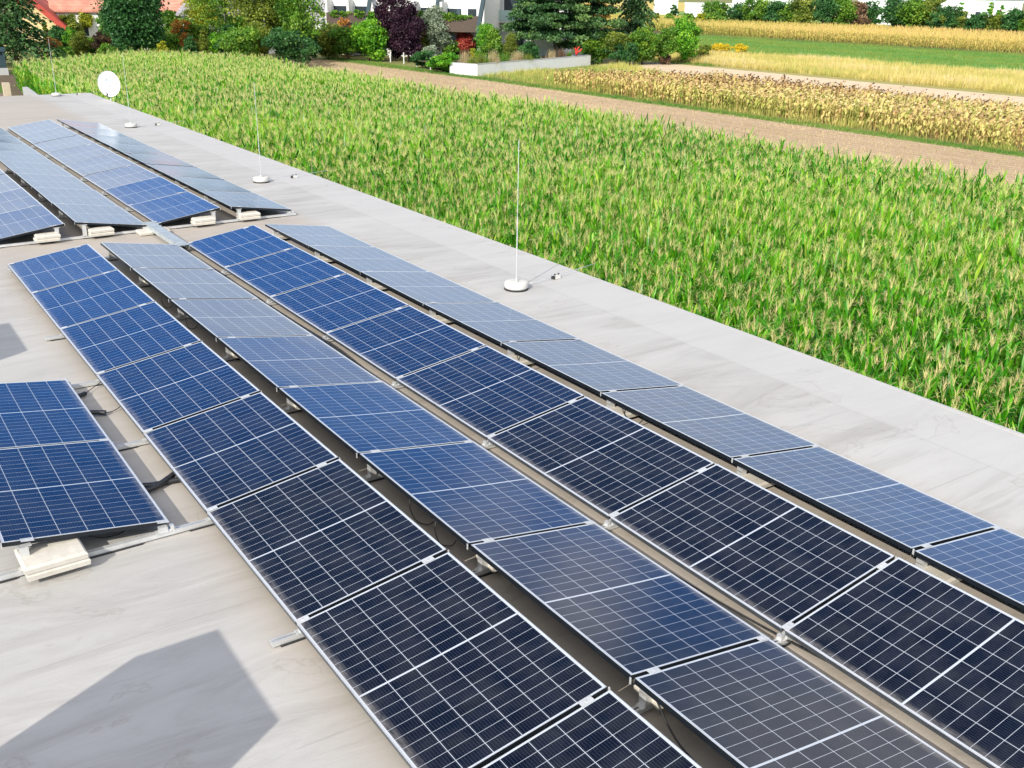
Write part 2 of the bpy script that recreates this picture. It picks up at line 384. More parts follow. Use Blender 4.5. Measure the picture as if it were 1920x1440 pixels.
M['corn'] = leafmat('corn_leaf', [(0.0, (0.012, 0.085, 0.004)), (0.40, (0.055, 0.285, 0.006)), (0.72, (0.200, 0.480, 0.018)), (1.0, (0.50, 0.60, 0.08))], 0.33, 0.36, 0.26)
M['tassel'] = leafmat('corn_tassel', [(0.0, (0.76, 0.60, 0.34)), (0.5, (0.72, 0.68, 0.26)), (1.0, (0.56, 0.68, 0.18))], 0.4, 0.7)
M['stalk'] = simple('corn_stalk', (0.12, 0.28, 0.03), 0.6, 0, 0.2, 3)
M['ripe'] = leafmat('ripe_corn_leaf', [(0.0, (0.24, 0.32, 0.05)), (0.35, (0.54, 0.46, 0.11)), (0.7, (0.72, 0.54, 0.17)), (1.0, (0.74, 0.50, 0.20))], 0.3, 0.7, 0.3)
M['sunleaf'] = leafmat('sunflower_leaf', [(0.0, (0.15, 0.22, 0.03)), (0.25, (0.36, 0.38, 0.08)), (0.6, (0.64, 0.53, 0.19)), (0.8, (0.58, 0.40, 0.16)), (1.0, (0.34, 0.20, 0.09))], 0.25, 0.8, 0.3)
M['sunhead'] = leafmat('sunflower_head', [(0.0, (0.78, 0.66, 0.32)), (0.7, (0.55, 0.38, 0.18)), (1.0, (0.08, 0.05, 0.03))], 0.1, 0.8, 0.1)
M['grassgold'] = leafmat('dry_grass', [(0.0, (0.26, 0.34, 0.06)), (0.4, (0.58, 0.52, 0.15)), (0.75, (0.74, 0.60, 0.22)), (1.0, (0.74, 0.64, 0.42))], 0.3, 0.8, 0.3)
M['grassgreen'] = leafmat('green_grass', [(0.0, (0.04, 0.12, 0.015)), (0.6, (0.10, 0.24, 0.03)), (1.0, (0.24, 0.30, 0.06))], 0.3, 0.7, 0.25)
M['goldenrod'] = leafmat('goldenrod_bloom', [(0.0, (0.14, 0.22, 0.03)), (0.4, (0.62, 0.46, 0.02)), (1.0, (0.78, 0.60, 0.03))], 0.2, 0.8, 0.1)
def foliage(name, dark, mid, lite, **k):
    g = k.get('g', 1.3); dark, mid, lite = [tuple(min(0.75, x*g) for x in c) for c in (dark, mid, lite)]
    return leafmat(name, [(0.0, dark), (0.5, mid), (1.0, lite)], k.get('tr', 0.36), 0.5, 0.28)
M['f_dark'] = foliage('leaf_dark', (0.012, 0.050, 0.012), (0.034, 0.115, 0.030), (0.085, 0.200, 0.050))
M['f_mid'] = foliage('leaf_mid', (0.030, 0.090, 0.010), (0.090, 0.210, 0.020), (0.220, 0.330, 0.035))
M['f_olive'] = foliage('leaf_olive', (0.040, 0.070, 0.010), (0.130, 0.180, 0.022), (0.290, 0.320, 0.045))
M['f_bright'] = foliage('leaf_bright', (0.030, 0.130, 0.010), (0.100, 0.290, 0.018), (0.240, 0.430, 0.030))
M['f_yellow'] = foliage('leaf_yellow', (0.100, 0.150, 0.012), (0.260, 0.290, 0.020), (0.420, 0.400, 0.030))
M['f_purple'] = foliage('leaf_purple', (0.016, 0.007, 0.017), (0.042, 0.015, 0.032), (0.085, 0.036, 0.058), g=1.0)
M['f_silver'] = foliage('leaf_silver', (0.090, 0.120, 0.080), (0.220, 0.270, 0.180), (0.380, 0.430, 0.320))
M['f_red'] = foliage('leaf_red', (0.16, 0.02, 0.02), (0.36, 0.04, 0.03), (0.48, 0.16, 0.10))
M['f_orange'] = foliage('leaf_orange', (0.14, 0.07, 0.02), (0.40, 0.17, 0.03), (0.45, 0.30, 0.06))
M['f_brown'] = foliage('leaf_brown', (0.05, 0.03, 0.02), (0.15, 0.09, 0.05), (0.28, 0.18, 0.10))
M['f_pine'] = foliage('needles', (0.012, 0.042, 0.012), (0.036, 0.095, 0.026), (0.110, 0.190, 0.050), tr=0.1)
M['f_tan'] = foliage('plume_tan', (0.20, 0.20, 0.06), (0.42, 0.34, 0.18), (0.58, 0.46, 0.30))

# ================================================================== SETTING
def sheet(name, poly, z, mat, sub=None):
    mb = MB(); mb.add([(p[0], p[1], z) for p in poly], [tuple(range(len(poly)))]); o = mb.build(name, mat)
    return props(o, kind='structure')
sheet('ground', [(-900, -900), (3200, -900), (3200, 3200), (-900, 3200)], G0-0.03,
      m_field('ground_soil', (0.16, 0.17, 0.06), (0.24, 0.23, 0.09), (0.13, 0.19, 0.05), 0.2, 0.2, 0, 0.2))
soil = m_field('dark_soil', (0.10, 0.075, 0.05), (0.15, 0.115, 0.075), (0.07, 0.06, 0.04))
sheet('corn_soil', [(9.5, -30), (38.0, -30), (38.6, 60), (40.5, 100), (13.5, 104), (11, 60)], G0-0.014, soil)
stub = m_field('stubble_soil', (0.30, 0.205, 0.125), (0.52, 0.385, 0.25), (0.68, 0.55, 0.38), 1.3, 0.035, 8.5, 0.5, 2.0)
sheet('stubble_strip', [(37.0, -60), (59.2, -60), (58.7, 78), (57.4, 100), (56.6, 118), (38.5, 112), (38.0, 40)], G0-0.010, stub)
sheet('verge_grass_base', [(58.9, -60), (60.2, -60), (60.0, 72), (58.6, 100), (58.0, 118), (56.3, 118), (57.1, 100), (58.4, 78)], G0-0.006,
      m_field('verge', (0.10, 0.19, 0.03), (0.17, 0.26, 0.05), (0.28, 0.27, 0.10), 1, 0.5))
sheet('sunflower_soil', [(60.2, -60), (76.4, -60), (76.2, 50), (73, 68), (62, 80), (60.0, 78)], G0-0.008,
      m_field('weedy_soil', (0.16, 0.15, 0.05), (0.26, 0.23, 0.09), (0.12, 0.17, 0.04), 1, 0.5))
sheet('bare_strip', [(76.4, -60), (99.5, -60), (97.5, 92), (91, 98), (80, 86), (73.6, 66), (76.2, 50)], G0-0.004,
      m_field('fallow_soil', (0.52, 0.40, 0.27), (0.66, 0.53, 0.37), (0.56, 0.46, 0.30), 1, 0.12, 0, 0.25, 1.2))
sheet('dry_grass_base', [(97.5, -60), (125, -60), (125, 90), (108, 110), (97.5, 92.0)], G0-0.0025,
      m_field('drygrass_soil', (0.28, 0.26, 0.09), (0.40, 0.34, 0.14), (0.20, 0.24, 0.06), 0.7, 0.7))
sheet('green_field', [(125, -60), (180, -60), (179, 110), (172, 175), (118, 175), (118, 104), (125, 90)], G0+0.0,
      m_field('clover', (0.055, 0.190, 0.035), (0.120, 0.320, 0.060), (0.240, 0.430, 0.140), 0.55, 0.10, 0, 0.15, 0.9))
sheet('ripe_corn_soil', [(179, -60), (246, -60), (246, 175), (225, 300), (160, 300), (172, 175)], G0+0.004, soil)
goldf = m_field('gold_crop', (0.48, 0.37, 0.10), (0.58, 0.45, 0.15), (0.36, 0.36, 0.10), 0.12, 0.12, 0, 0.2, 0.6)
sheet('far_green_field', [(246, 100), (420, 100), (420, 420), (225, 420)], G0+0.008, m_field('far_green', (0.14, 0.27, 0.05), (0.20, 0.33, 0.07), (0.30, 0.34, 0.09), 0.05, 0.05))
sheet('far_gold_field', [(420, 60), (900, 60), (900, 1100), (420, 1100)], G0+0.012, goldf)

# building we look across: roof slab, verge trim, walls
b = empty('flat_roof_building', (0, 0, G0), label='long flat-roofed building carrying the solar arrays, pale grey membrane', cat='building')
RX0, RX1, RY0, RY1 = -14.0, 7.12, -30.0, 26.35
mb = MB(); nx, ny = 60, 160
xs = np.linspace(RX0, RX1-0.06, nx); ys = np.linspace(RY0, RY1-0.06, ny)
V = np.array([(x, y, -G0 + 0.004*math.sin(x*2.1+y*0.6)*math.sin(y*1.3)*(1 if -0.3 > x or x > 5.2 else 0.0)) for y in ys for x in xs])
Q = np.array([(j*nx+i, j*nx+i+1, (j+1)*nx+i+1, (j+1)*nx+i) for j in range(ny-1) for i in range(nx-1)])
np_mesh('roof', V, Q, M['roof'], parent=b, smooth=True)
mb = MB()
mb.box(RX1-0.06, RY0, -G0-0.10, RX1, RY1, -G0+0.002); mb.box(RX0, RY1-0.06, -G0-0.10, RX1-0.06, RY1, -G0+0.002)
mb.build('edge_trim', M['roof'], b)
mb = MB(); mb.box(RX0+0.05, RY0+0.05, 0, RX1-0.12, RY1-0.12, -G0-0.02); mb.build('wall', M['white'], b)

# ================================================================== SOLAR ARRAYS
XL = [0.0, 1.127, 1.285, 2.424, 2.572, 3.689, 3.89, 5.004]
ZL = [0.0, 0.165, 0.166, -0.004, -0.004, 0.162, 0.160, -0.003]
LOW = 0.120
PITCH = 1.742
def tmpl_panel():
    """local: x from low edge (0) to high edge (PW), y from 0 to PL, z = 0 at glass top"""
    fr = MB(); h = 0.035; t = 0.011
    fr.box(PW-t, 0, -h, PW, PL, -0.0015); fr.box(t, 0, -h, PW-t, t, -0.0015); fr.box(t, PL-t, -h, PW-t, PL, -0.0015)
    fr.box(t, t, -h+0.006, PW-t, PL-t, -h+0.009, 0)           # backsheet seen from the side
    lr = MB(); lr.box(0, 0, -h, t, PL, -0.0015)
    lp = MB()
    lp.box(0, 0, -0.0012, t*0.5, PL, 0.0012); lp.box(PW-t*0.5, 0, -0.0012, PW, PL, 0.0012)
    lp.box(t*0.5, 0, -0.0012, PW-t*0.5, t*0.35, 0.0012); lp.box(t*0.5, PL-t*0.35, -0.0012, PW-t*0.5, PL, 0.0012)
    gl = MB(); n = 12; x0, x1, y0, y1 = t*0.5, PW-t*0.5, t*0.35, PL-t*0.35
    gl.add([(x0+(x1-x0)*i/n, y0+(y1-y0)*j/n, -0.0045*(1-(2*i/n-1)**2)*(1-(2*j/n-1)**2)) for j in range(n+1) for i in range(n+1)],
           [(j*(n+1)+i, j*(n+1)+i+1, (j+1)*(n+1)+i+1, (j+1)*(n+1)+i) for j in range(n) for i in range(n)])      # glass sags a few mm
    mk = lambda m, n, mat, s=False: m.build(n, mat, link=False, smooth=s)
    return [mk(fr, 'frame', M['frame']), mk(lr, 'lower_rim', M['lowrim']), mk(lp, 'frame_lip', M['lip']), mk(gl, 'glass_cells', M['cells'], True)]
TP = tmpl_panel()
ORD = ['first', 'second', 'third', 'fourth', 'fifth', 'sixth', 'seventh', 'eighth', 'ninth']
def panel(xlow, zlow, xhigh, zhigh, ynear, sy, label, group, jit=0.25):
    d = Vector((xhigh-xlow, 0, zhigh-zlow)); sgn = 1 if d.x > 0 else -1
    ax = d.normalized(); ay = Vector((0, sgn, 0)); az = ax.cross(ay)
    o = empty('solar_panel', label=label, cat='solar panel', group=group)
    m = Matrix.Identity(4)
    y0 = ynear if sgn > 0 else ynear + PL*sy
    for i in range(3):
        m[i][0] = ax[i]; m[i][1] = ay[i]*sy; m[i][2] = az[i]
    m[0][3], m[1][3], m[2][3] = xlow, y0, zlow
    j = Matrix.Rotation(R_(random.uniform(-jit, jit)), 4, 'X') @ Matrix.Rotation(R_(random.uniform(-jit, jit)), 4, 'Y')
    c = Matrix.Translation((PW/2, PL/2, 0))
    o.matrix_world = m @ c @ j @ c.inverted()
    for t in TP:
        q = t.copy(); C.objects.link(q); q.parent = o
    return o
ROWN = {'A': 'leftmost row of the front array', 'B': 'second row of the front array',
        'C': 'third row of the front array', 'D': 'rightmost row of the front array'}
LOOK = {'A': 'blue', 'B': 'reflecting', 'C': 'blue', 'D': 'greyish'}
ix = {'A': (0, 1), 'B': (3, 2), 'C': (4, 5), 'D': (7, 6)}      # (low, high) line of each row
NP_ = {'A': 9, 'B': 9, 'C': 8, 'D': 8}
for r in 'ABCD':
    lo, hi = ix[r]
    for k in range(NP_[r]):
        near = -(k+1)*PITCH + 0.0155
        panel(XL[lo], LOW+ZL[lo], XL[hi], LOW+ZL[hi], near, 1.0,
              f'{LOOK[r]} panel, {ORD[k]} from far end, {ROWN[r]}', 'panels of the front array')
for k, w in ((3, 'farther'), (4, 'nearer')):
    panel(-0.285, LOW, -1.412, LOW+0.165, -(k+1)*PITCH+0.0155, 1.0, f'{w} of two dark blue solar panels beside the front array at the left', 'panels of the side pair')
Y2, P2 = 1.62, 1.79
for r, n, k0 in (('A', 4, 0), ('B', 8, 0), ('C', 8, 0), ('D', 8, 0)):
    lo, hi = ix[r]
    nm = {'A': 'leftmost row', 'B': 'second row', 'C': 'third row', 'D': 'rightmost row'}[r]
    for k in range(n):
        panel(XL[lo], LOW+ZL[lo], XL[hi], LOW+ZL[hi], Y2+k*P2, 1.765/PL,
              f'pale reflecting panel, {ORD[k]} from near end, {nm} of far array', 'panels of the far array', 0.35)

def rail(y, x0, x1, rows, label, near_end=False, far=False):
    """one cross rail on rubber pads, with brackets, clips and the clamps between two panels"""
    o = empty('mounting_rail', (0, y, 0), label=label, cat='rail', group='rails across the roof under the panels')
    m = MB(); zb = 0.012
    m.box(x0, -0.022, zb, x1, 0.022, zb+0.006); m.box(x0, -0.022, zb+0.006, x1, -0.016, zb+0.034); m.box(x0, 0.016, zb+0.006, x1, 0.022, zb+0.034)
    m.box(x0, -0.016, zb+0.026, x1, -0.006, zb+0.034); m.box(x0, 0.006, zb+0.026, x1, 0.016, zb+0.034)
    m.build('rail_profile', M['alu'], o)
    x = x0+0.05
    while x < x1-0.3:
        p = MB(); ln = random.uniform(0.3, 0.42); p.box(x, -0.034, 0.001, x+ln, 0.034, zb); p.build('rubber_pad', M['rubber'], o); x += ln+random.uniform(0.25, 0.5)
    T = zb+0.034
    for (xl, zl, xh, zh) in rows:
        s = 1 if xh > xl else -1
        # high bracket: folded upright with foot and head
        hb = MB(); xb = xh-s*0.13; zz = LOW+zh-0.035-0.13*abs((zh-zl)/(xh-xl))
        hb.box(xb-0.028, -0.030, T, xb+0.028, -0.026, zz); hb.box(xb-0.028, 0.026, T, xb+0.028, 0.030, zz)
        hb.box(xb-0.028, -0.026, T, xb-0.025, 0.026, zz)
        hb.box(xb-0.055, -0.030, T, xb+0.055, 0.030, T+0.004); hb.box(xb-0.05, -0.034, zz-0.004, xb+0.05, 0.034, zz)
        hb.box(xb-0.028, -0.026, T+(zz-T)*0.45, xb+0.028, 0.026, T+(zz-T)*0.45+0.004)
        hb.build('high_bracket', M['alu'], o)
        lb = MB(); xb = xl+s*0.05; zz = LOW+zl-0.035+0.05*abs((zh-zl)/(xh-xl))
        lb.box(xb-0.03, -0.026, T, xb+0.03, 0.026, zz-0.001); lb.box(xb-0.055, -0.03, T, xb+0.055, 0.03, T+0.005)
        if xl != XL[0]:
            lb.box(min(xl-s*0.030, xl-s*0.004), -0.020, T, max(xl-s*0.030, xl-s*0.004), 0.020, zz-0.006); lb.box(min(xl-s*0.045, xl+s*0.02), -0.016, T+0.0055, max(xl-s*0.045, xl+s*0.02), 0.016, T+0.010)
        lb.build('low_bracket', M['alu'], o)
        ax = Vector((xh-xl, 0, zh-zl)).normalized(); az = Vector((-ax.z*s, 0, abs(ax.x)))
        def clamp(c0, c1, w0=-0.030, w1=0.030):
            mc = MB()
            mm = Matrix.Identity(4)
            for i in range(3): mm[i][0] = ax[i]; mm[i][1] = (0, 1, 0)[i]; mm[i][2] = az[i]
            mm[0][3] = xl; mm[2][3] = LOW+zl
            mc.box(c0, w0, 0.0016, c1, w1, 0.0046, 0, mm)
            cm = (c0+c1)/2; mc.box(cm-0.007, -0.008, 0.0046, cm+0.007, 0.008, 0.0076, 1, mm)
            mc.build('clamp', [M['clamp'], M['alu']], o)
        if near_end: ww = (-0.030, 0.024) if not far else (-0.016, 0.022)
        else: ww = (-0.024, 0.024)
        clamp(0.003, 0.088, *ww); clamp(PW-0.20, PW-0.115, *ww)
        # little end hook hanging over the high edge
        hk = MB(); mm = Matrix.Translation((xh+s*0.002, 0, LOW+zh))
        hk.box(-0.002, -0.007, -0.042, 0.002, 0.007, 0.002, 0, mm); hk.build('edge_hook', M['clamp'], o)
    return o
def rows_at(names): return [(XL[ix[r][0]], ZL[ix[r][0]], XL[ix[r][1]], ZL[ix[r][1]]) for r in names]
Lrow = (-0.285, 0.0, -1.412, 0.165)
for k in range(0, 9):
    y = -k*PITCH + (0.0 if k else -0.05)
    rws = rows_at('ABCD') if k < 8 else rows_at('AB')
    x0 = 0.02; x1 = 5.06
    if k in (2, 6): x0 = -0.17
    if k in (3, 4, 5):
        x0 = -1.75; rws = rws + [Lrow]
    rail(y, x0, x1, rws, f'aluminium rail crossing the front array, {ORD[k]} from its far end', near_end=False)
for k in range(0, 9):
    y = Y2 + k*P2 - 0.012
    rail(y, -0.9, 5.08, rows_at('ABCD'), f'aluminium rail crossing the far array, {ORD[k]} from its near end', near_end=(k == 0), far=True)

# ballast blocks: two stacked slabs each
def block(x, y, z, label, rz=0.0, n=2, sx=0.40, sy=0.30):
    o = empty('ballast_block', (x, y, z), rz, label=label, cat='concrete block', group='concrete ballast blocks on the rails')
    for i in range(n):
        m = MB(); h = 0.052; b_ = 0.016; z0 = i*(h+0.003); dx = random.uniform(-0.012, 0.012); a = sx/2; c = sy/2
        vs = []
        for zz, ins in ((z0, 0.004), (z0+h-b_, 0.0), (z0+h, b_)):
            vs += [(dx-a+ins, -c+ins, zz), (dx+a-ins, -c+ins, zz), (dx+a-ins, c-ins, zz), (dx-a+ins, c-ins, zz)]
        fs = [(3, 2, 1, 0), (8, 9, 10, 11)] + [(q*4+i_, q*4+(i_+1) % 4, (q+1)*4+(i_+1) % 4, (q+1)*4+i_) for q in range(2) for i_ in range(4)]
        m.add(vs, fs); m.build('slab', M['block'], o)
    return o
block(-1.12, -8.74, 0.047, 'double concrete ballast block in the foreground under the side pair of panels', 0.03, 2, 0.42, 0.34)
zt = 0.047
block(0.83, Y2-0.05, zt, 'leftmost concrete ballast block at the near end of the far array', 0.0, 2, 0.36, 0.24)
block(1.66, Y2-0.05, zt, 'ballast block of offset slabs under second row end, far array', 0.06, 2, 0.38, 0.22)
block(3.36, Y2-0.07, zt, 'ballast block under the high end of the bright third row, far array', 0.0, 2, 0.36, 0.24)
block(4.18, Y2-0.04, zt, 'rightmost ballast block at the near end of the far array', 0.0, 2, 0.36, 0.24)
block(2.47, Y2-0.18, 0.013, 'single flat concrete slab under the metal cable duct', 0.0, 1, 0.50, 0.30)
for k in range(0, 8):
    block(4.05, -k*PITCH-0.12-(0.0), zt, f'beige ballast block under the rightmost front row ridge, {ORD[k]} from far end', 0.0, 1, 0.34, 0.22)
for k in range(1, 8, 1):
    if k in (2, 5): continue
    block(1.60, -k*PITCH+0.02, zt, f'beige ballast block under the second front row ridge, on rail {ORD[k]} from far end', 0.0, 1, 0.34, 0.22)

# galvanised cable duct bridging the two arrays
t = empty('cable_duct', (2.49, 0.75, 0), label='galvanised metal cable duct bridging the gap between both arrays', cat='cable duct')
m = MB(); m.box(-0.085, -0.92, 0.125, 0.085, 0.98, 0.131); m.box(-0.085, -0.92, 0.06, -0.081, 0.98, 0.125); m.box(0.081, -0.92, 0.06, 0.085, 0.98, 0.125)
m.build('lid', M['galv'], t)
m = MB(); m.box(-0.10, 0.76, 0.1315, 0.10, 0.80, 0.135); m.box(-0.10, -0.72, 0.1315, 0.10, -0.68, 0.135); m.box(-0.12, 0.90, 0.1315, 0.12, 1.00, 0.136)
m.build('strap', M['galv'], t)
for yy in (-0.78, 0.62):
    m = MB(); m.box(-0.06, yy-0.1, 0.002, 0.06, yy+0.1, 0.058); m.build('support_foot', M['rubber'], t)

# cables
def cable(pts, r, label, name='cable', sub=8, cat='cable'):
    pts = [Vector(p) for p in pts]; out_ = []
    for i in range(len(pts)-1):
        p0 = pts[max(i-1, 0)]; p1 = pts[i]; p2 = pts[i+1]; p3 = pts[min(i+2, len(pts)-1)]
        for s in range(sub):
            u = s/sub
            out_.append(0.5*((2*p1)+(-p0+p2)*u+(2*p0-5*p1+4*p2-p3)*u*u+(-p0+3*p1-3*p2+p3)*u**3))
    out_.append(pts[-1])
    m = MB(); m.tube(out_, r, 7); return props(m.build(name, M['cable'], smooth=True), label, cat)
cable([(2.47, -0.05, 0.05), (2.50, -0.9, 0.03), (2.52, -1.7, 0.03), (2.47, -2.6, 0.055), (2.51, -3.5, 0.03), (2.52, -4.4, 0.03), (2.49, -5.2, 0.06), (2.47, -6.0, 0.03), (2.43, -7.2, 0.03), (2.3, -8.3, 0.03)], 0.022,
      'thick black conduit lying in the valley between second and third front rows', 'conduit')
cable([(2.52, -0.1, 0.03), (2.47, -1.1, 0.025), (2.49, -2.2, 0.05), (2.53, -3.2, 0.03), (2.48, -4.1, 0.028), (2.53, -5.3, 0.055), (2.52, -6.4, 0.028), (2.49, -7.5, 0.02), (2.41, -8.8, 0.02)], 0.012,
      'thinner black cable beside the conduit in the valley of the front array')
cable([(2.50, -9.1, 0.02), (2.52, -10.6, 0.018), (2.56, -11.8, 0.03), (2.62, -12.6, 0.06)], 0.006, 'thin black wire in the near part of the front array valley')
cable([(-0.42, -7.98, 0.06), (-0.22, -7.96, 0.045), (-0.05, -7.86, 0.05), (0.12, -7.74, 0.07)], 0.026, 'thick black conduit crossing the gap beside the side pair, rising to the right', 'conduit')
cable([(-0.40, -7.82, 0.06), (-0.20, -7.86, 0.03), (0.0, -7.88, 0.03), (0.15, -7.93, 0.05)], 0.024, 'thick black conduit crossing the gap beneath its rising neighbour', 'conduit')
cable([(-0.42, -6.06, 0.05), (-0.25, -6.05, 0.04), (-0.12, -6.10, 0.03)], 0.024, 'short black conduit end beside the farther side panel, middle of its edge', 'conduit')
cable([(-0.12, -6.10, 0.03), (-0.03, -6.06, 0.02), (0.08, -6.0, 0.05)], 0.004, 'thin wire leaving the short conduit end towards the leftmost row', 'wire', cat='wire')
cable([(-0.40, -5.56, 0.05), (-0.27, -5.54, 0.035), (-0.17, -5.48, 0.03)], 0.022, 'short black conduit stub at the far corner of the side pair', 'conduit')
cable([(-0.17, -5.48, 0.03), (-0.06, -5.35, 0.03), (0.08, -5.26, 0.06)], 0.004, 'thin wire from the conduit stub up to the leftmost row', 'wire', cat='wire')
cable([(-0.95, -8.40, 0.12), (-0.75, -8.52, 0.03), (-0.55, -8.50, 0.03), (-0.42, -8.30, 0.10)], 0.005, 'thin black wire sagging under the nearer side panel', 'wire', cat='wire')
def loopwire(x, y, label, s=1.0):
    cable([(x+0.05, y+0.16*s, 0.22), (x-0.02, y+0.12*s, 0.12), (x-0.03, y+0.02*s, 0.03), (x+0.0, y-0.08*s, 0.02), (x+0.04, y-0.14*s, 0.05), (x+0.10, y-0.12*s, 0.16), (x+0.12, y-0.02, 0.22)], 0.0045, label, 'wire', cat='wire')
loopwire(1.40, -9.55, 'curled black wire loop under the second row, beside its seventh panel')
loopwire(1.38, -9.95, 'smaller black wire loop next to the curled one under the second row', 0.7)
loopwire(1.40, -3.9, 'small black wire loop on brown roof strip beside third panel, second row', 0.8)
loopwire(1.40, -2.9, 'small black wire loop beside second panel of the second row', 0.8)
cable([(1.34, -12.35, 0.22), (1.30, -12.6, 0.10), (1.33, -12.95, 0.03), (1.42, -13.3, 0.05), (1.5, -13.5, 0.12)], 0.006, 'black wire hanging in the ridge gap at the bottom of the picture', 'wire', cat='wire')
for y_, w in ((-7.05, 'sixth'), (-8.85, 'seventh')):
    cable([(4.02, y_, 0.22), (4.0, y_-0.1, 0.10), (4.03, y_-0.22, 0.03), (4.1, y_-0.3, 0.14)], 0.005, f'black wire dangling beneath {w} panel of the rightmost front row', 'wire', cat='wire')

# ================================================================== LIGHTNING RODS, HOLDERS, WIRES
MAST = [(-4.51, 'nearest one'), (5.12, 'second nearest'), (15.40, 'near white dish'), (25.62, 'at roof corner')]
for i, (y, w) in enumerate(MAST):
    r = 0.168
    o = empty('lightning_rod', (5.78, y, 0), random.uniform(0, 6), label=f'thin metal lightning rod on round white base, {w}', cat='lightning rod', group='lightning rods along the roof verge')
    m = MB(); m.lathe([(r*0.97, 0.001), (r*1.02, 0.004), (r*1.02, 0.016), (r*0.96, 0.018)], 28); m.build('rubber_mat', M['rubber'], o)
    m = MB(); m.lathe([(r*0.90, 0.0185), (r*0.985, 0.030), (r, 0.050), (r*0.99, 0.095), (r*0.95, 0.108), (r*0.86, 0.113), (r*0.30, 0.116), (r*0.12, 0.116)], 28); m.build('concrete_base', M['mastbase'], o, smooth=True)
    m = MB(); m.lathe([(0.030, 0.106), (0.030, 0.128), (0.014, 0.13), (0.014, 0.19)], 10); m.box(-0.045, -0.012, 0.13, 0.045, 0.012, 0.142); m.build('socket', M['alu'], o)
    m = MB(); m.tube([(0, 0, 0.12), (0, 0, 1.0), (0, 0, 1.02), (0, 0, 2.02), (0, 0, 2.06)], [0.008, 0.008, 0.005, 0.005, 0.003], 8); m.build('rod', M['alu'], o)
    h = empty('conductor_holder', (6.60, y+0.16, 0), R_(8), label=f'small white conductor holder with black ends beside the lightning rod, {w}', cat='conductor holder', group='conductor holders along the verge')
    m = MB(); vs = [(-0.055, -0.04, 0.004), (0.055, -0.04, 0.004), (0.055, 0.04, 0.004), (-0.055, 0.04, 0.004), (-0.045, -0.03, 0.055), (0.045, -0.03, 0.055), (0.045, 0.03, 0.055), (-0.045, 0.03, 0.055)]
    m.add(vs, [(3, 2, 1, 0), (4, 5, 6, 7), (0, 1, 5, 4), (1, 2, 6, 5), (2, 3, 7, 6), (3, 0, 4, 7)]); m.build('block', M['mastbase'], h)
    m = MB(); m.box(-0.078, -0.032, 0.004, -0.056, 0.032, 0.052); m.box(-0.046, -0.012, 0.0555, -0.03, 0.012, 0.075); m.box(0.03, -0.012, 0.0555, 0.046, 0.012, 0.075); m.build('end_cap', M['rubber'], h)
    ww = MB(); ww.tube([(5.97, y+0.02, 0.05), (6.2, y+0.07, 0.035), (6.60, y+0.16, 0.065), (7.0, y+0.25, 0.05), (7.45, y+0.36, 0.06)], 0.005, 6)
    props(ww.build('conductor_wire', M['alu'], smooth=True), f'thin grey conductor wire running over the verge from the lightning rod, {w}', 'wire', 'conductor wires along the verge')

# satellite dish on the verge near the far corner
D0 = U(207, 186, 0.0); dist = math.hypot(D0[0]-CAM[0], D0[1]-CAM[1])
dn = P(207, dist, 0.0, 180)
to_cam = Vector((CAM[0]-dn[0], CAM[1]-dn[1], 0)).normalized()
o = empty('satellite_dish', (7.22, dn[1], 0), label='white oval satellite dish with faint print, standing at the roof verge', cat='satellite dish')
yaw = math.atan2(to_cam.y, to_cam.x) - R_(12)
fx = Vector((math.cos(yaw), math.sin(yaw), 0)); sx_ = Vector((-fx.y, fx.x, 0)); el = R_(16)
nrm = (fx*math.cos(el)+Vector((0, 0, 1))*math.sin(el)); up = sx_.cross(nrm) * -1
if up.z < 0: up = -up
cen = Vector((0.0, 0.0, 0.53)) - fx*0.12
vs = []; fs = []; RN, TN = 7, 32
def dishp(r, a, off=0.0, roll=R_(14)):
    u = math.cos(a)*r*0.385; v = math.sin(a)*r*0.465
    u, v = u*math.cos(roll)-v*math.sin(roll), u*math.sin(roll)+v*math.cos(roll)
    return cen + sx_*u + up*v + nrm*(0.085*(r*r-1)+off)
for off in (0.0, -0.012):
    for i in range(1, RN+1):
        for k in range(TN): vs.append(dishp(i/RN, 2*math.pi*k/TN, off))
    vs.append(dishp(0, 0, off))
n1 = RN*TN+1
for s in (0, n1):
    for i in range(RN-1):
        for k in range(TN):
            q = (s+i*TN+k, s+i*TN+(k+1) % TN, s+(i+1)*TN+(k+1) % TN, s+(i+1)*TN+k); fs.append(q if s else q[::-1])
    for k in range(TN):
        q = (s+k, s+(k+1) % TN, s+RN*TN); fs.append(q if not s else q[::-1])
for k in range(TN):
    a_, b_ = (RN-1)*TN+k, (RN-1)*TN+(k+1) % TN; fs.append((a_, b_, b_+n1, a_+n1))
m = MB(); m.add(vs, fs); dd = m.build('reflector', M['whitepaint'], o, smooth=True)
m = MB()
def ink(u0, v0, u1, v1):
    pts = []
    for (u, v) in ((u0, v0), (u1, v0), (u1, v1), (u0, v1)):
        rr = (u/0.415)**2+(v/0.5)**2; pts.append(cen+sx_*-u+up*v+nrm*(0.085*(rr-1)+0.006))
    m.add(pts, [(0, 1, 2, 3)])
for i in range(6): ink(-0.17+i*0.036, 0.115+(i % 2)*0.004, -0.17+i*0.036+0.026, 0.150)
for i in range(6): ink(-0.08+i*0.034, 0.045, -0.08+i*0.034+0.024, 0.075)
ink(0.06, 0.12, 0.105, 0.155); ink(0.07, 0.155, 0.10, 0.21); ink(0.115, 0.12, 0.155, 0.155)
m.build('print', M['inkblue'], dd)
m = MB(); pb = cen - up*0.47 + nrm*0.0; tip = cen - up*0.50 + nrm*0.42
m.tube([Vector((0, 0, 0.0))-fx*0.16, Vector((0, 0, 0.50))-fx*0.16, cen-nrm*0.09], 0.022, 8); m.box(-0.16, -0.16, -0.62, 0.10, 0.16, -0.60)
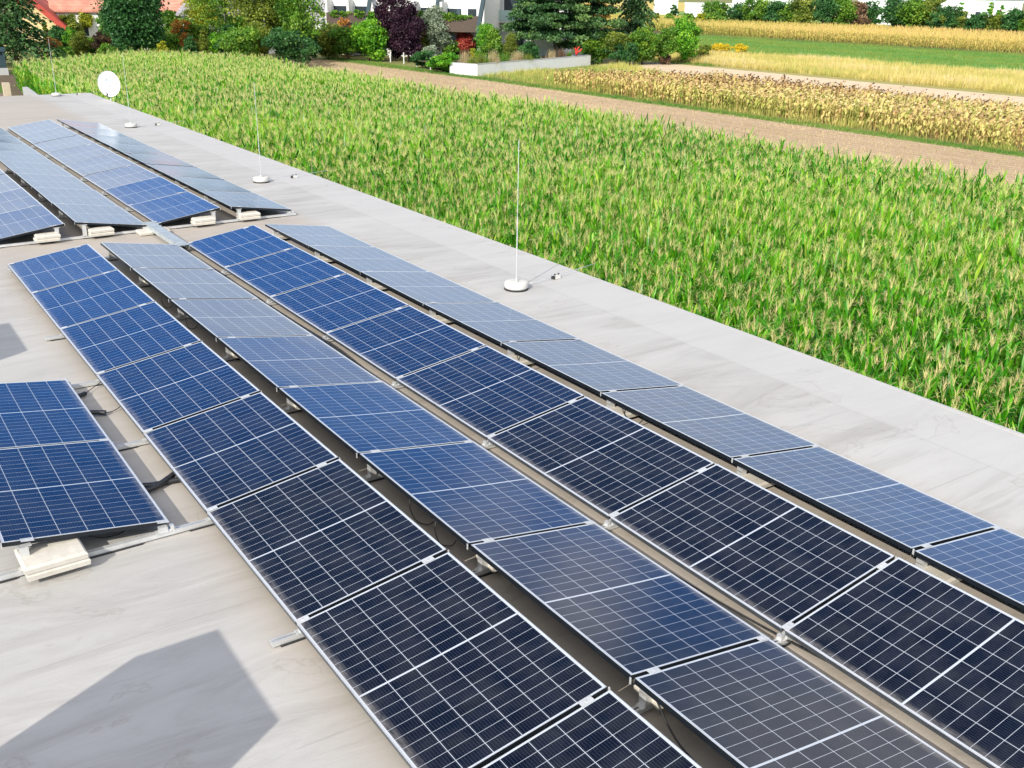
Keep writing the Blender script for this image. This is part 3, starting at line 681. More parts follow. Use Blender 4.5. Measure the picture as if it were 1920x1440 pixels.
m.tube([Vector((-0.06, 0, -0.6))-fx*0.08, Vector((0, 0, 0.06))-fx*0.16], 0.02, 8); m.build('mount_pole', M['alu'], o)
m = MB(); m.tube([cen-up*0.48, tip], 0.012, 8); m.build('feed_arm', M['alu'], o)
m = MB(); m.tube([tip+up*0.0, tip-nrm*0.09+up*0.07], [0.035, 0.028], 10); m.tube([tip+up*0.07, tip-nrm*0.03+up*0.13], [0.02, 0.02], 8); m.build('receiver_head', M['rubber'], o)

# two ventilation housings left of the frame; only their shadows show
for (ex, y0, y1, w, hh) in ((-0.385, -11.12, -10.08, 0.62, 1.5), (-0.40, -3.72, -2.53, 0.9, 1.5)):
    dd_ = hh/math.tan(SUN_EL); ox, oy = dd_*math.cos(SUN_AZ), dd_*math.sin(SUN_AZ)
    o = empty('ventilation_housing', (ex-ox, (y0+y1)/2-oy, 0), label='tall sheet-metal roof ventilator just left of the frame, ' + ('nearer one' if y0 < -9 else 'farther one'), cat='roof ventilator')
    L_ = (y1-y0)/2; sl_ = 0.42
    m = MB()
    vs = [(-w-0.4, -L_, 0), (0, -L_, 0), (0, L_, 0), (-w-0.4, L_, 0), (-w-0.4, -L_, hh-sl_), (0, -L_, hh), (0, L_, hh), (-w+0.1, L_, hh), (-w-0.4, L_-0.2, hh-sl_)]
    m.add(vs, [(3, 2, 1, 0), (0, 1, 5, 4), (1, 2, 6, 5), (2, 3, 7, 6), (3, 0, 4, 8), (4, 5, 6, 7, 8), (3, 8, 7)]); m.build('casing', M['galv'], o)
    m = MB()
    for i in range(6): m.box(0.001, -L_+0.12, 0.35+i*0.16, 0.03, L_-0.12, 0.42+i*0.16)
    m.build('louvre', M['alu'], o)

# ================================================================== CROPS (numpy mass planting)
def leaf_strip(base, az, L_, rise, droop, w, seg, fold=0.0, twist=0.0, spread=0.8):
    """arched ribbon leaf; returns verts, quads"""
    t = np.linspace(0, 1, seg+1); r = L_*(t-0.18*t**3)*spread
    r = r*(1-0.25*abs(rise)); z = base + L_*(rise*t - droop*t**2.2)
    wd = w*np.sqrt(np.clip(np.sin(np.pi*np.clip(t*0.93+0.07, 0, 1)), 0, 1))*(1-0.15*t); wd[-1] = w*0.05
    ca, sa = math.cos(az), math.sin(az); tw = twist*t
    if fold > 0:
        V = []
        for s, o_ in ((-1, fold), (0, 0), (1, fold)):
            V.append(np.stack([r*ca - s*wd/2*sa*np.cos(tw), r*sa + s*wd/2*ca*np.cos(tw), z + o_*wd/2*1.0 + s*wd/2*np.sin(tw)], 1))
        V = np.stack(V, 1).reshape(-1, 3)
        Q = [(3*i+j, 3*i+j+1, 3*i+j+4, 3*i+j+3) for i in range(seg) for j in (0, 1)]
    else:
        V = np.stack([np.stack([r*ca - s*wd/2*sa*np.cos(tw), r*sa + s*wd/2*ca*np.cos(tw), z + s*wd/2*np.sin(tw)], 1) for s in (-1, 1)], 1).reshape(-1, 3)
        Q = [(2*i, 2*i+1, 2*i+3, 2*i+2) for i in range(seg)]
    return V, np.array(Q)
def blade(p0, p1, w, az):
    p0 = np.array(p0, float); p1 = np.array(p1, float); s = np.array([-math.sin(az), math.cos(az), 0])*w/2
    return np.array([p0-s, p0+s, p1+s*0.4, p1-s*0.4]), np.array([(0, 1, 2, 3)])
class NB:
    def __init__(s): s.V = []; s.Q = []; s.m = []; s.c = []; s.n = 0
    def add(s, VQ, mi=0, c=0.0):
        V, Q = VQ; s.V.append(V); s.Q.append(Q+s.n); s.m.append(np.full(len(Q), mi)); s.c.append(np.full(len(V), c)); s.n += len(V)
    def get(s): return np.concatenate(s.V), np.concatenate(s.Q), np.concatenate(s.m), np.concatenate(s.c)
def corn_plant(lod, ripe=False, zmin=0.0):
    nb = NB(); r = np.random.default_rng(int(rng.integers(1e9))); H = 2.12*r.uniform(0.90, 1.07)
    nl = (16, 12, 9)[lod]; seg = (6, 4, 3)[lod]; a0 = r.uniform(0, 6.28)
    for q in range(2):
        nb.add(blade((0, 0, zmin), (0, 0, H), 0.024 if lod == 0 else 0.03, a0+q*1.57), 1, 0.5)
    for i in range(nl):
        h = zmin+0.10 + (H-0.25-zmin-0.10)*(i/(nl-1))**0.9; top = h/H
        L_ = r.uniform(0.62, 0.92)*(1.0-0.42*max(0, top-0.7)/0.3); rise = r.uniform(0.75, 1.1)+0.25*max(0, top-0.7)*3; droop = r.uniform(0.25, 1.15)*(1.0-0.5*top)
        if ripe: droop *= 1.5; rise *= 0.8
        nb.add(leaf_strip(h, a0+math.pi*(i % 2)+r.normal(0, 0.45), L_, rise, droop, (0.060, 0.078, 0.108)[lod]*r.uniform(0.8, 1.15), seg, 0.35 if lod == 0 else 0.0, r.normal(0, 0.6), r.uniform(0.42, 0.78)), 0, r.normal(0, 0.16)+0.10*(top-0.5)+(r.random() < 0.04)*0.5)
    nt_ = (9, 7, 5)[lod]; tw = (0.0105, 0.015, 0.026)[lod]
    nb.add(blade((0, 0, H-0.02), (r.normal(0, .03), r.normal(0, .03), H+0.27), tw, r.uniform(0, 3)), 2, 0)
    nb.add(blade((0, 0, H-0.02), (r.normal(0, .03), r.normal(0, .03), H+0.25), tw, r.uniform(0, 3)+1.5), 2, 0)
    for i in range(nt_):
        a = r.uniform(0, 6.28); l = r.uniform(0.18, 0.32); sp = r.uniform(0.55, 1.15); z0 = H+r.uniform(-0.05, 0.10)
        mid = np.array([math.cos(a)*l*sp*0.5, math.sin(a)*l*sp*0.5, z0+l*0.55]); end = np.array([math.cos(a)*l*sp, math.sin(a)*l*sp, z0+l*(0.8-0.5*sp)+0.02])
        nb.add(blade((0, 0, z0), mid, tw, a+1.57 if lod else a), 2, r.normal(0, .1)); nb.add(blade(mid, end, tw, a+1.57 if lod else a), 2, r.normal(0, .1))
    return nb.get()
def mass(name, tmpls, pts, ang, scl, rnd, mats, label, cat, tilt=0.0):
    Vs, Qs, Ms, Cs, n = [], [], [], [], 0
    pick = rng.integers(0, len(tmpls), len(pts))
    for ti, (V, Q, mi, c) in enumerate(tmpls):
        s = np.where(pick == ti)[0]
        if not len(s): continue
        ca, sa = np.cos(ang[s])[:, None], np.sin(ang[s])[:, None]; sc = scl[s][:, None]
        lx = rng.normal(0, tilt, len(s))[:, None]; ly = rng.normal(0, tilt, len(s))[:, None]
        X = (V[None, :, 0]*ca - V[None, :, 1]*sa)*sc + lx*V[None, :, 2]; Y = (V[None, :, 0]*sa + V[None, :, 1]*ca)*sc + ly*V[None, :, 2]; Z = V[None, :, 2]*sc
        P_ = np.stack([X+pts[s, 0][:, None], Y+pts[s, 1][:, None], Z+pts[s, 2][:, None]], 2).reshape(-1, 3)
        QQ = (Q[None] + (np.arange(len(s))*len(V))[:, None, None]).reshape(-1, 4) + n
        Vs.append(P_); Qs.append(QQ); Ms.append(np.tile(mi, len(s))); Cs.append((c[None]+rnd[s][:, None]).ravel()); n += len(P_)
    o = np_mesh(name, np.concatenate(Vs), np.concatenate(Qs), mats, np.concatenate(Ms), np.concatenate(Cs))
    return props(o, label, cat, kind='stuff')
def infrust(p, m=1.12, zz=None):
    q = p.copy()
    if zz is not None: q[:, 2] = zz
    d = q-CAM; z = d@AF; x = d@AR/z*F; y = d@AD/z*F
    return (z > 1) & (np.abs(x) < 960*m) & (y < 720*m+60)

# green corn between the building and the stubble strip, sown in rows along y
rowx = np.arange(11.6, 37.4, 0.72)
pts = []
for x in rowx:
    y = np.arange(-16, 103, 0.145); y = y + rng.normal(0, 0.05, len(y)); pts.append(np.stack([x+rng.normal(0, 0.06, len(y)), y, np.full(len(y), G0)], 1))
pts = np.concatenate(pts); pts[:, 0] += np.clip((pts[:, 1]-75)*0.10, 0, 2.2)*(pts[:, 0] < 37.2)
# end of the field: slanting headland
keep = (pts[:, 1] < 88+(pts[:, 0]-14)*0.80) & (pts[:, 1] < 104-np.clip(pts[:, 0]-29, 0, 20)*1.65)
keep &= (pts[:, 0] > 12.2 + np.clip((pts[:, 1]-55)*0.055, 0, 2.0))
keep &= infrust(pts, 1.14, G0+2.4); pts = pts[keep]
thick = rng.random(len(pts)); dist_ = np.hypot(pts[:, 0]-CAM[0], pts[:, 1]-CAM[1])
lod = np.where(dist_ < 38, 0, np.where(dist_ < 66, 1, 2))
keep = (lod == 0) | ((lod == 1) & (thick < 0.85)) | ((lod == 2) & (thick < 0.62)); pts, lod, dist_ = pts[keep], lod[keep], dist_[keep]
hv = np.sin(pts[:, 0]*0.31+pts[:, 1]*0.07)*0.03 + np.sin(pts[:, 1]*0.23)*0.025
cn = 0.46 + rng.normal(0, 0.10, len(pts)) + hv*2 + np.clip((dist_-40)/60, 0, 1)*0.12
edge = (pts[:, 0] < 16.5) & (pts[:, 1] > 50)
parts_ = []
print('corn plants', len(pts))
for l in (0, 1, 2):
    s = lod == l
    T_ = [corn_plant(l, zmin=(0.75, 0.8, 0.0)[l]) for _ in range((9, 8, 7)[l])]
    parts_.append(mass('green_corn_field', T_, pts[s], rng.uniform(0, 6.28, s.sum()), 1.0+rng.normal(0, 0.065, s.sum())+hv[s], cn[s],
         [M['corn'], M['stalk'], M['tassel']], 'x', 'x', 0.03))
# join the three detail zones into ONE object
def join_np(objs, name, label, cat):
    Vs, Qs, Ms, Cs, n = [], [], [], [], 0
    for o in objs:
        me = o.data; v = np.empty(len(me.vertices)*3, np.float32); me.vertices.foreach_get('co', v)
        q = np.empty(len(me.loops), np.int32); me.loops.foreach_get('vertex_index', q)
        mi = np.empty(len(me.polygons), np.int32); me.polygons.foreach_get('material_index', mi)
        c = np.empty(len(me.vertices), np.float32); me.attributes['rnd'].data.foreach_get('value', c)
        Vs.append(v.reshape(-1, 3)); Qs.append(q.reshape(-1, 4)+n); Ms.append(mi); Cs.append(c); n += len(v)//3
    mats = list(objs[0].data.materials)
    for o in objs:
        me = o.data; bpy.data.objects.remove(o); bpy.data.meshes.remove(me)
    return props(np_mesh(name, np.concatenate(Vs), np.concatenate(Qs), mats, np.concatenate(Ms), np.concatenate(Cs)), label, cat, kind='stuff')
join_np(parts_, 'green_corn_field', 'dense green corn crop with pale tassels filling the field beside the roof', 'corn field')

# ripe golden corn beyond the green field
X_, Y_ = np.meshgrid(np.arange(180.5, 243, 1.0), np.arange(60, 300, 0.55)); pts = np.stack([X_.ravel(), Y_.ravel(), np.full(X_.size, G0)], 1)
pts[:, :2] += rng.normal(0, 0.22, (len(pts), 2)); keep = infrust(pts, 1.06, G0+1) & (pts[:, 0] > 180-np.clip(pts[:, 1]-110, 0, 300)*0.11)
keep &= (rng.random(len(pts)) < np.where(pts[:, 0] < 192, 1.0, 0.6)); pts = pts[keep]
print('ripe', len(pts))
T_ = []
for _ in range(6):
    nb = NB(); r = np.random.default_rng(int(rng.integers(1e9)))
    for i in range(9): nb.add(leaf_strip(0.3+1.5*i/8, r.uniform(0, 6.28), r.uniform(0.5, 0.8), r.uniform(0.3, 0.8), r.uniform(0.7, 1.4), 0.16, 2), 0, r.normal(0, 0.16)-0.25*(i < 3))
    nb.add(blade((0, 0, 0), (0, 0, 2.1), 0.06, 0.9), 0, 0.1); nb.add(blade((0, 0, 1.9), (0.08, 0, 2.45), 0.10, 0.6), 0, 0.25); nb.add(blade((0, 0, 1.9), (-0.1, 0.05, 2.35), 0.10, 2.4), 0, 0.15); T_.append(nb.get())
cn = 0.52+rng.normal(0, 0.12, len(pts)) - 0.30*np.clip((pts[:, 1]-150)/40, 0, 1) + 0.08*np.sin(pts[:, 0]*0.2)
mass('ripe_corn_field', T_, pts, rng.uniform(0, 6.28, len(pts)), 1+rng.normal(0, 0.06, len(pts)), cn, [M['ripe']], 'golden ripe corn crop in a long strip beyond the green field', 'corn field', 0.04)

# dying sunflowers
def sunflower():
    nb = NB(); r = np.random.default_rng(int(rng.integers(1e9))); H = r.uniform(1.35, 1.7); a = r.normal(0, 0.5)
    bx, by = 0.16*math.cos(a), 0.16*math.sin(a)
    nb.add(blade((0, 0, 0), (0, 0, H), 0.05, 0.6), 0, 0.30); nb.add(blade((0, 0, 0), (0, 0, H), 0.05, 2.2), 0, 0.30)
    nb.add(blade((0, 0, H), (bx, by, H+0.04), 0.04, 0.6), 0, 0.2)
    for i in range(7): nb.add(leaf_strip(0.45+(H-0.55)*i/6, r.uniform(0, 6.28), r.uniform(0.22, 0.36), r.uniform(0.0, 0.3), r.uniform(0.7, 1.4), 0.20, 2), 0, r.normal(0.05, 0.2)+0.15*(i > 3))
    # drooping disc, facing down and outwards: back half pale, rim dark
    cx, cy, cz = bx*1.3, by*1.3, H-0.02; R__ = r.uniform(0.07, 0.10); nrm_ = np.array([math.cos(a)*0.6, math.sin(a)*0.6, -0.8]); u = np.cross(nrm_, [0, 0, 1.]); u /= np.linalg.norm(u); v = np.cross(nrm_, u)
    k = np.arange(8)*math.pi/4; ring = np.array([[cx, cy, cz]])+R__*(np.cos(k)[:, None]*u+np.sin(k)[:, None]*v)
    V_ = np.vstack([ring, [[cx, cy, cz]]-nrm_*0.06, ring+nrm_*0.03]); 
    Q_ = np.array([(8, 2*i, 2*i+1, (2*i+2) % 8) for i in range(4)]); nb.add((V_, Q_), 1, r.choice([0.0, 0.05, 0.1, 0.2, 0.4]))
    Q2 = np.array([(9+2*i, 9+2*i+1, 9+(2*i+2) % 8, 9+(2*i+4) % 8) for i in (0, 2)]); nb.add((V_, Q2), 1, 0.35)
    return nb.get()
T_ = [sunflower() for _ in range(12)]
pts = []
for x in np.arange(60.9, 75.6, 0.70):
    y = np.arange(8, 72, 0.24); pts.append(np.stack([x+rng.normal(0, 0.08, len(y)), y+rng.normal(0, 0.07, len(y)), np.full(len(y), G0)], 1))
pts = np.concatenate(pts); keep = infrust(pts, 1.06, G0+1) & (pts[:, 1] < 70-(pts[:, 0]-61)*0.62 + rng.normal(0, 0.8, len(pts)))
patch = np.sin(pts[:, 0]*0.9+1)*np.sin(pts[:, 1]*0.33)+np.sin(pts[:, 1]*0.12+pts[:, 0]*0.2); keep &= rng.random(len(pts)) < 0.88-0.28*(patch > 0.9); pts = pts[keep]; patch = patch[keep]
mass('sunflower_field', T_, pts, rng.normal(-0.9, 0.5, len(pts)), 1+rng.normal(0, 0.09, len(pts)), 0.37+0.20*np.clip((pts[:, 0]-66)/8, 0, 1)*(patch > -0.3)+0.13*patch+rng.normal(0, 0.13, len(pts)), [M['sunleaf'], M['sunhead']],
     'withered sunflowers with drooping heads in the strip beside the ploughed path', 'sunflowers', 0.05)

def tuft(n, h, w, spread, seg=2, lean=0.5, c=0.0):
    nb = NB(); r = np.random.default_rng(int(rng.integers(1e9)))
    for i in range(n):
        a = r.uniform(0, 6.28); l = h*r.uniform(0.6, 1.1); V_, Q_ = leaf_strip(0, a, l, r.uniform(0.75, 1.05), r.uniform(0.0, 0.45), w, seg)
        V_ = V_.copy(); V_[:, 0] = V_[:, 0]*lean + r.normal(0, spread); V_[:, 1] = V_[:, 1]*lean + r.normal(0, spread); nb.add((V_, Q_), 0, r.normal(0, 0.13)+c)
    return nb.get()
def scatter(name, T_, x0, x1, y0, y1, n, mat, label, cat, base=0.5, f=None, hs=None, m=1.05):
    p = np.stack([rng.uniform(x0, x1, n), rng.uniform(y0, y1, n), np.full(n, G0)], 1)
    k = infrust(p, m, G0+0.3)
    if f is not None: k &= f(p)
    p = p[k]; n = len(p); pn = np.sin(p[:, 0]*0.35+0.7*np.sin(p[:, 1]*0.11))*np.sin(p[:, 1]*0.19+1)*0.16
    sc = 1+rng.normal(0, 0.16, n) + pn
    return mass(name, T_, p, rng.uniform(0, 6.28, n), np.clip(sc, 0.5, 1.5), base+pn*1.3+rng.normal(0, 0.11, n), [mat], label, cat, 0.05)
scatter('dry_grass', [tuft(16, 1.1, 0.07, 0.22) for _ in range(6)], 100, 124, 30, 112, 11000, M['grassgold'], 'tall golden dry grass strip beside the bright green field', 'tall grass', 0.55,
        lambda p: (p[:, 0] > 99.5) & (p[:, 0] < 124-np.clip(p[:, 1]-84, 0, 60)*0.35))
scatter('clover_plants', [tuft(9, 0.30, 0.10, 0.35) for _ in range(4)], 124, 180, 60, 175, 16000, M['grassgreen'], 'low leafy plants covering the bright green field', 'ground cover', 0.85)
scatter('verge_grass', [tuft(12, 0.28, 0.05, 0.18) for _ in range(5)], 57.2, 61.2, 8, 116, 5200, M['grassgreen'], 'low green grass verge between the ploughed strip and the sunflowers', 'grass', 0.6,
        lambda p: (p[:, 0] < 59.9+rng.normal(0, 0.4, len(p))) & (p[:, 0] > 58.6-np.clip(p[:, 1]-78, 0, 60)*0.05))
scatter('weeds', [tuft(12, 0.85, 0.06, 0.25) for _ in range(5)], 59.6, 92, 8, 100, 9000, M['grassgold'], 'yellow green weeds growing around and behind the sunflowers', 'weeds', 0.12,
        lambda p: ((p[:, 0] < 76)&(p[:, 1] < 72-(p[:, 0]-61)*0.2)&(rng.random(len(p)) < 0.55)) | ((p[:, 1] > 66-(p[:, 0]-61)*0.30) & (p[:, 1] < 82.5+(p[:, 0]-61)*0.28) & (p[:, 0] > 60.3) & (p[:, 0] < 80+(p[:, 1]-70)*0.4)))
scatter('headland_grass', [tuft(12, 0.45, 0.06, 0.22) for _ in range(4)], 88, 108, 84, 112, 1600, M['grassgreen'], 'green grass patch at the end of the bare strip', 'grass', 0.55,
        lambda p: (p[:, 0] > 97.5) & (p[:, 0] < 103))
# straw left on the stubble strip
T_ = []
for _ in range(6):
    nb = NB()
    for i in range(7):
        a = rng.uniform(0, 6.28); x, y = rng.normal(0, .4), rng.normal(0, .6); l = rng.uniform(.04, .16)
        nb.add(blade((x, y, 0.0), (x+l*math.cos(a)*0.6, y+l*math.sin(a), rng.uniform(0.02, 0.14)), 0.03, a), 0, rng.normal(0, 0.2))
    T_.append(nb.get())
def keepf(p): return (p[:, 0] > 37.8) & (p[:, 0] < 58.6-np.clip(p[:, 1]-90, 0, 40)*0.05)
scatter('stubble', T_, 37.5, 59, 0, 114, 9000, M['f_tan'], 'dry cut stubble and straw on the ploughed strip', 'stubble', 0.6, keepf)

# ================================================================== TREES AND SHRUBS
def leaves_cloud(n_cl, fn, leaf, per, seed, crad=0.35, cvar=0.22, flat=0.6):
    """fn(r) -> clump centre & radius; returns quads of small leaves clustered round clump centres"""
    r = np.random.default_rng(seed); cen_, rad_ = fn(r, n_cl)
    n = n_cl*per; c = np.repeat(cen_, per, 0); rr = np.repeat(rad_, per)[:, None]
    d = r.normal(0, 1, (n, 3)); d /= np.linalg.norm(d, axis=1)[:, None]; d *= (r.random(n)**0.45)[:, None]; d[:, 2] *= flat
    p = c + d*rr
    a = r.normal(0, 1, (n, 3)); a /= np.linalg.norm(a, axis=1)[:, None]; b_ = np.cross(a, r.normal(0, 1, (n, 3))); b_ /= np.linalg.norm(b_, axis=1)[:, None]
    s = (leaf*r.uniform(0.6, 1.3, n))[:, None]
    V = np.stack([p-a*s*0.5, p+b_*s*0.32, p+a*s*0.5, p-b_*s*0.32], 1).reshape(-1, 3); Q = np.arange(n*4).reshape(-1, 4)
    cc = np.repeat(r.normal(0.5, cvar, n_cl), per) + r.normal(0, 0.10, n)
    return V, Q, np.repeat(cc, 4), cen_
def trunk_mesh(h, r0, cen_, seed, k=7, z0=0.0):
    r = random.Random(seed); m = MB(); top = h*0.72
    pts_ = [(0, 0, z0), (r.uniform(-.1, .1), r.uniform(-.1, .1), top*0.35), (r.uniform(-.2, .2), r.uniform(-.2, .2), top*0.7), (r.uniform(-.2, .2), r.uniform(-.2, .2), top)]
    m.tube(pts_, [r0, r0*0.8, r0*0.5, r0*0.15], 8)
    if cen_ is not None and len(cen_):
        for i in range(k):
            c = cen_[r.randrange(len(cen_))]; t_ = r.uniform(0.25, 0.85); a_ = Vector(pts_[1]).lerp(Vector(pts_[3]), t_)
            if c[2] < a_.z: a_.z = max(0.3, c[2]*0.7)
            md = a_.lerp(Vector(c), 0.55)+Vector((r.uniform(-.2, .2), r.uniform(-.2, .2), r.uniform(0, .3)))
            m.tube([a_, md, Vector(c)], [r0*0.4, r0*0.24, r0*0.06], 6)
    return m
SEED = [100]
def tree(name, px, dist, hw_px, top_y, label, mat, cat='tree', z0=0.0, crown_low=0.12, leaf=0.30, n_cl=70, per=70, shape='round', bark='trunk', gap=0.0, py0=60, base_y=None, clr=1.0, lump=0.36):
    """broadleaf tree or shrub; top_y: pixel row of its top"""
    SEED[0] += 1; sd = SEED[0]; n_cl = int(n_cl*1.5); per = int(per*1.2)
    p = P(px, dist, G0+z0, py0); H = ZT(px, top_y, dist)-p[2]; rx = WM(dist, hw_px); lo = H*crown_low
    o = empty(name, p, label=label, cat=cat)
    def fn(r, n):
        u = r.normal(0, 1, (n, 3)); u /= np.linalg.norm(u, axis=1)[:, None]; rad = 0.45+0.52*r.random(n)**0.5
        lob = 1+lump*np.sin(u[:, 0]*3.1+sd)*np.cos(u[:, 1]*3.7+sd*2)+lump*0.6*np.sin(u[:, 2]*5+sd)
        if shape == 'round' and lump > 0.1:
            kl = 7; lc = r.normal(0, 1, (kl, 3)); lc /= np.linalg.norm(lc, axis=1)[:, None]; lc *= r.uniform(0.30, 0.66, kl)[:, None]; lc[0] = (0, 0, -0.25); lc[1] = (0, 0, 0.45)
            lr = r.uniform(0.34, 0.56, kl); pk = r.integers(0, kl, n); q = lc[pk]+u*(lr[pk]*(0.5+0.5*r.random(n)**0.6))[:, None]; q[:, :2] *= 1.28; q[:, 2] = np.clip(q[:, 2]*1.08, -1, 1.05)
        elif shape == 'round': q = u*rad[:, None]*lob[:, None]
        elif shape == 'dome': u[:, 2] = np.abs(u[:, 2])*2-1; q = u*rad[:, None]*lob[:, None]
        elif shape == 'cone':
            zz = r.random(n)**1.35; w = (1-zz)**0.75*(0.55+0.45*r.random(n)); a = r.uniform(0, 6.28, n); q = np.stack([np.cos(a)*w, np.sin(a)*w, zz*2-1], 1)
        cr = np.clip((0.17+0.30*r.random(n))*min(rx, (H-lo)/2)*clr, 0.2, 3)
        kx = max(rx-cr.mean()*0.7, rx*0.4); kz = max((H-lo)/2-cr.mean()*0.5, 0.2)
        return np.stack([q[:, 0]*kx, q[:, 1]*kx, (H+lo)/2+q[:, 2]*kz], 1), cr
    V_, Q_, c_, ce = leaves_cloud(n_cl, fn, leaf, per, sd)
    np_mesh('crown', V_, Q_, M[mat], None, c_, o)
    trunk_mesh(H, max(0.05, min(0.035*H, 0.3)), ce, sd, 8 if cat == 'tree' else 4).build('trunk', M[bark], o, smooth=True)
    return o
def conifer(name, px, dist, hw_px, top_y, label, z0=0.0, low=0.05, tiers=26, per=11, mat='f_pine', droop=0.35, leaf=0.34, py0=60, taper=0.85, n=26, cat='tree'):
    SEED[0] += 1; sd = SEED[0]; r = np.random.default_rng(sd)
    p = P(px, dist, G0+z0, py0); H = ZT(px, top_y, dist)-p[2]; rx = WM(dist, hw_px); o = empty(name, p, label=label, cat=cat)
    P0, P1, cc = [], [], []; tk = MB(); tk.tube([(0, 0, 0), (0, 0, H*0.5), (0, 0, H*0.97)], [0.022*H, 0.013*H, 0.02], 8)
    Vs, cs = [], []
    for t_ in range(tiers):
        f = t_/(tiers-1); z = H*(low+(0.98-low)*f); R0 = rx*(1-f)**taper*r.uniform(0.8, 1.1)+0.12
        nb_ = max(4, int(per*(1-f*0.5)))
        for k in range(nb_):
            a = r.uniform(0, 6.28); Lb = R0*r.uniform(0.65, 1.12); dz = -droop*Lb*r.uniform(0.5, 1.2); e = np.array([math.cos(a)*Lb, math.sin(a)*Lb, z+dz]); s = np.array([0, 0, z+0.1*Lb])
            if k < 2: tk.tube([s, (s+e)/2+[0, 0, 0.05*Lb], e], [0.04, 0.025, 0.01], 4)
            m_ = int(n*(0.4+0.6*(Lb/rx))); tt = r.random(m_)**0.7; c = s+(e-s)*tt[:, None]; c[:, 2] += 0.10*Lb*np.sin(tt*3.14)
            sd_ = np.array([-math.sin(a), math.cos(a), 0]); off = r.normal(0, 1, m_)*0.16*Lb*(1.1-tt)+r.normal(0, 0.05, m_); c = c+sd_*off[:, None]; c[:, 2] += r.normal(0, 0.06, m_)-np.abs(off)*0.25
            aa = (e-s)/np.linalg.norm(e-s)+sd_*np.sign(off)[:, None]*0.6+r.normal(0, 0.35, (m_, 3)); aa /= np.linalg.norm(aa, axis=1)[:, None]; bb = np.cross(aa, r.normal(0, 1, (m_, 3))+[0, 0, 1.0]); bb /= np.linalg.norm(bb, axis=1)[:, None]
            L2 = (leaf*r.uniform(0.6, 1.3, m_))[:, None]; Vs.append(np.stack([c-aa*L2*0.5, c+bb*L2*0.26, c+aa*L2*0.5, c-bb*L2*0.26], 1).reshape(-1, 3)); cs.append(np.full(m_*4, r.normal(0.45, 0.2)))
    V_ = np.concatenate(Vs); np_mesh('crown', V_, np.arange(len(V_)).reshape(-1, 4), M[mat], None, np.concatenate(cs), o); tk.build('trunk', M['trunk'], o, smooth=True)
    return o

# --- left group, behind the far end of the corn
conifer('spruce_tree', 22, 112, 84, -110, 'big dark spruce at the left edge of the picture, behind the corn', low=0.10, tiers=36, per=16, n=44, leaf=0.42)
tree('dark_tree', 78, 142, 22, -8, 'dark green tree beside the grey-roofed house, behind the big spruce', 'f_dark', n_cl=50)
tree('garden_tree', 126, 150, 30, -14, 'loose green tree behind the white garage', 'f_mid', n_cl=60, per=60)
tree('round_tree', 160, 136, 20, 17, 'small round yellow-green tree beside the white house wall', 'f_yellow', crown_low=0.45, n_cl=50)
tree('grey_tree', 172, 150, 22, -12, 'sparse grey-brown tree above the round yellow-green tree', 'f_brown', n_cl=40, per=40)
tree('cone_bush', 85, 122, 10, 41, 'olive cone-shaped bush in front of the yellow gable', 'f_olive', 'shrub', shape='cone', crown_low=0.0, n_cl=50, leaf=0.22)
tree('orange_bush', 97, 117, 21, 68, 'orange-red bush below the yellow house', 'f_orange', 'shrub', crown_low=0.0, n_cl=40, leaf=0.22)
tree('rounded_hedge', 130, 124, 13, 48, 'tall bright green clipped bush left of the olive hedge', 'f_bright', 'shrub', crown_low=0.0, n_cl=60, leaf=0.18, lump=0.05)
tree('olive_hedge', 147, 120, 19, 56, 'wide olive-green clipped hedge behind the corn', 'f_olive', 'hedge', crown_low=0.0, n_cl=90, leaf=0.16, lump=0.05)
tree('brown_bush', 188, 119, 19, 56, 'dark purple-brown bush left of the large round-crowned tree', 'f_brown', 'shrub', crown_low=0.0, n_cl=50)
tree('broad_bush', 198, 110, 28, 80, 'low broad-leaved bush at the corn edge below the brown bush', 'f_mid', 'shrub', crown_low=0.0, n_cl=60, leaf=0.34)
tree('low_bush', 112, 113, 24, 86, 'low mid-green bush at the corn edge below the orange one', 'f_mid', 'shrub', crown_low=0.0, n_cl=50, leaf=0.28)
tree('round_tree', 254, 110, 60, -75, 'large dense dark green tree with a round crown, behind the corn', 'f_dark', n_cl=170, per=80, crown_low=0.04, leaf=0.36, shape='round', lump=0.09)
tree('yellow_tree', 388, 124, 44, -60, 'bright yellow-green tree in front of the salmon roof', 'f_yellow', n_cl=70, crown_low=0.3)
tree('green_bush', 318, 112, 22, 55, 'mid-green bush right of the large round-crowned tree', 'f_mid', 'shrub', crown_low=0.0, n_cl=60)
tree('autumn_bush', 343, 116, 26, 26, 'green bush with orange autumn leaves near the salmon-roofed house', 'f_orange', 'shrub', crown_low=0.0, n_cl=26, leaf=0.28)
tree('leafy_bush', 350, 118, 24, 30, 'leafy green bush mingled with the orange autumn one', 'f_mid', 'shrub', crown_low=0.0, n_cl=60, leaf=0.28)
tree('clipped_cone', 354, 109, 15, 62, 'dark clipped conical yew, left one of the pair', 'f_dark', 'shrub', shape='dome', crown_low=0.0, n_cl=80, leaf=0.14, lump=0.03)
tree('clipped_cone', 381, 109, 12, 50, 'dark clipped conical yew, right and taller one of the pair', 'f_olive', 'shrub', shape='dome', crown_low=0.0, n_cl=80, leaf=0.14, lump=0.03)
tree('small_bush', 302, 108, 14, 74, 'small yellow-green bush between round tree and yews', 'f_yellow', 'shrub', crown_low=0.0, n_cl=30, leaf=0.2)
tree('walnut_tree', 425, 118, 54, -80, 'loose green tree with pale bare branches, left of the wide tree group', 'f_mid', bark='palebark', n_cl=60, per=60, lump=0.35)
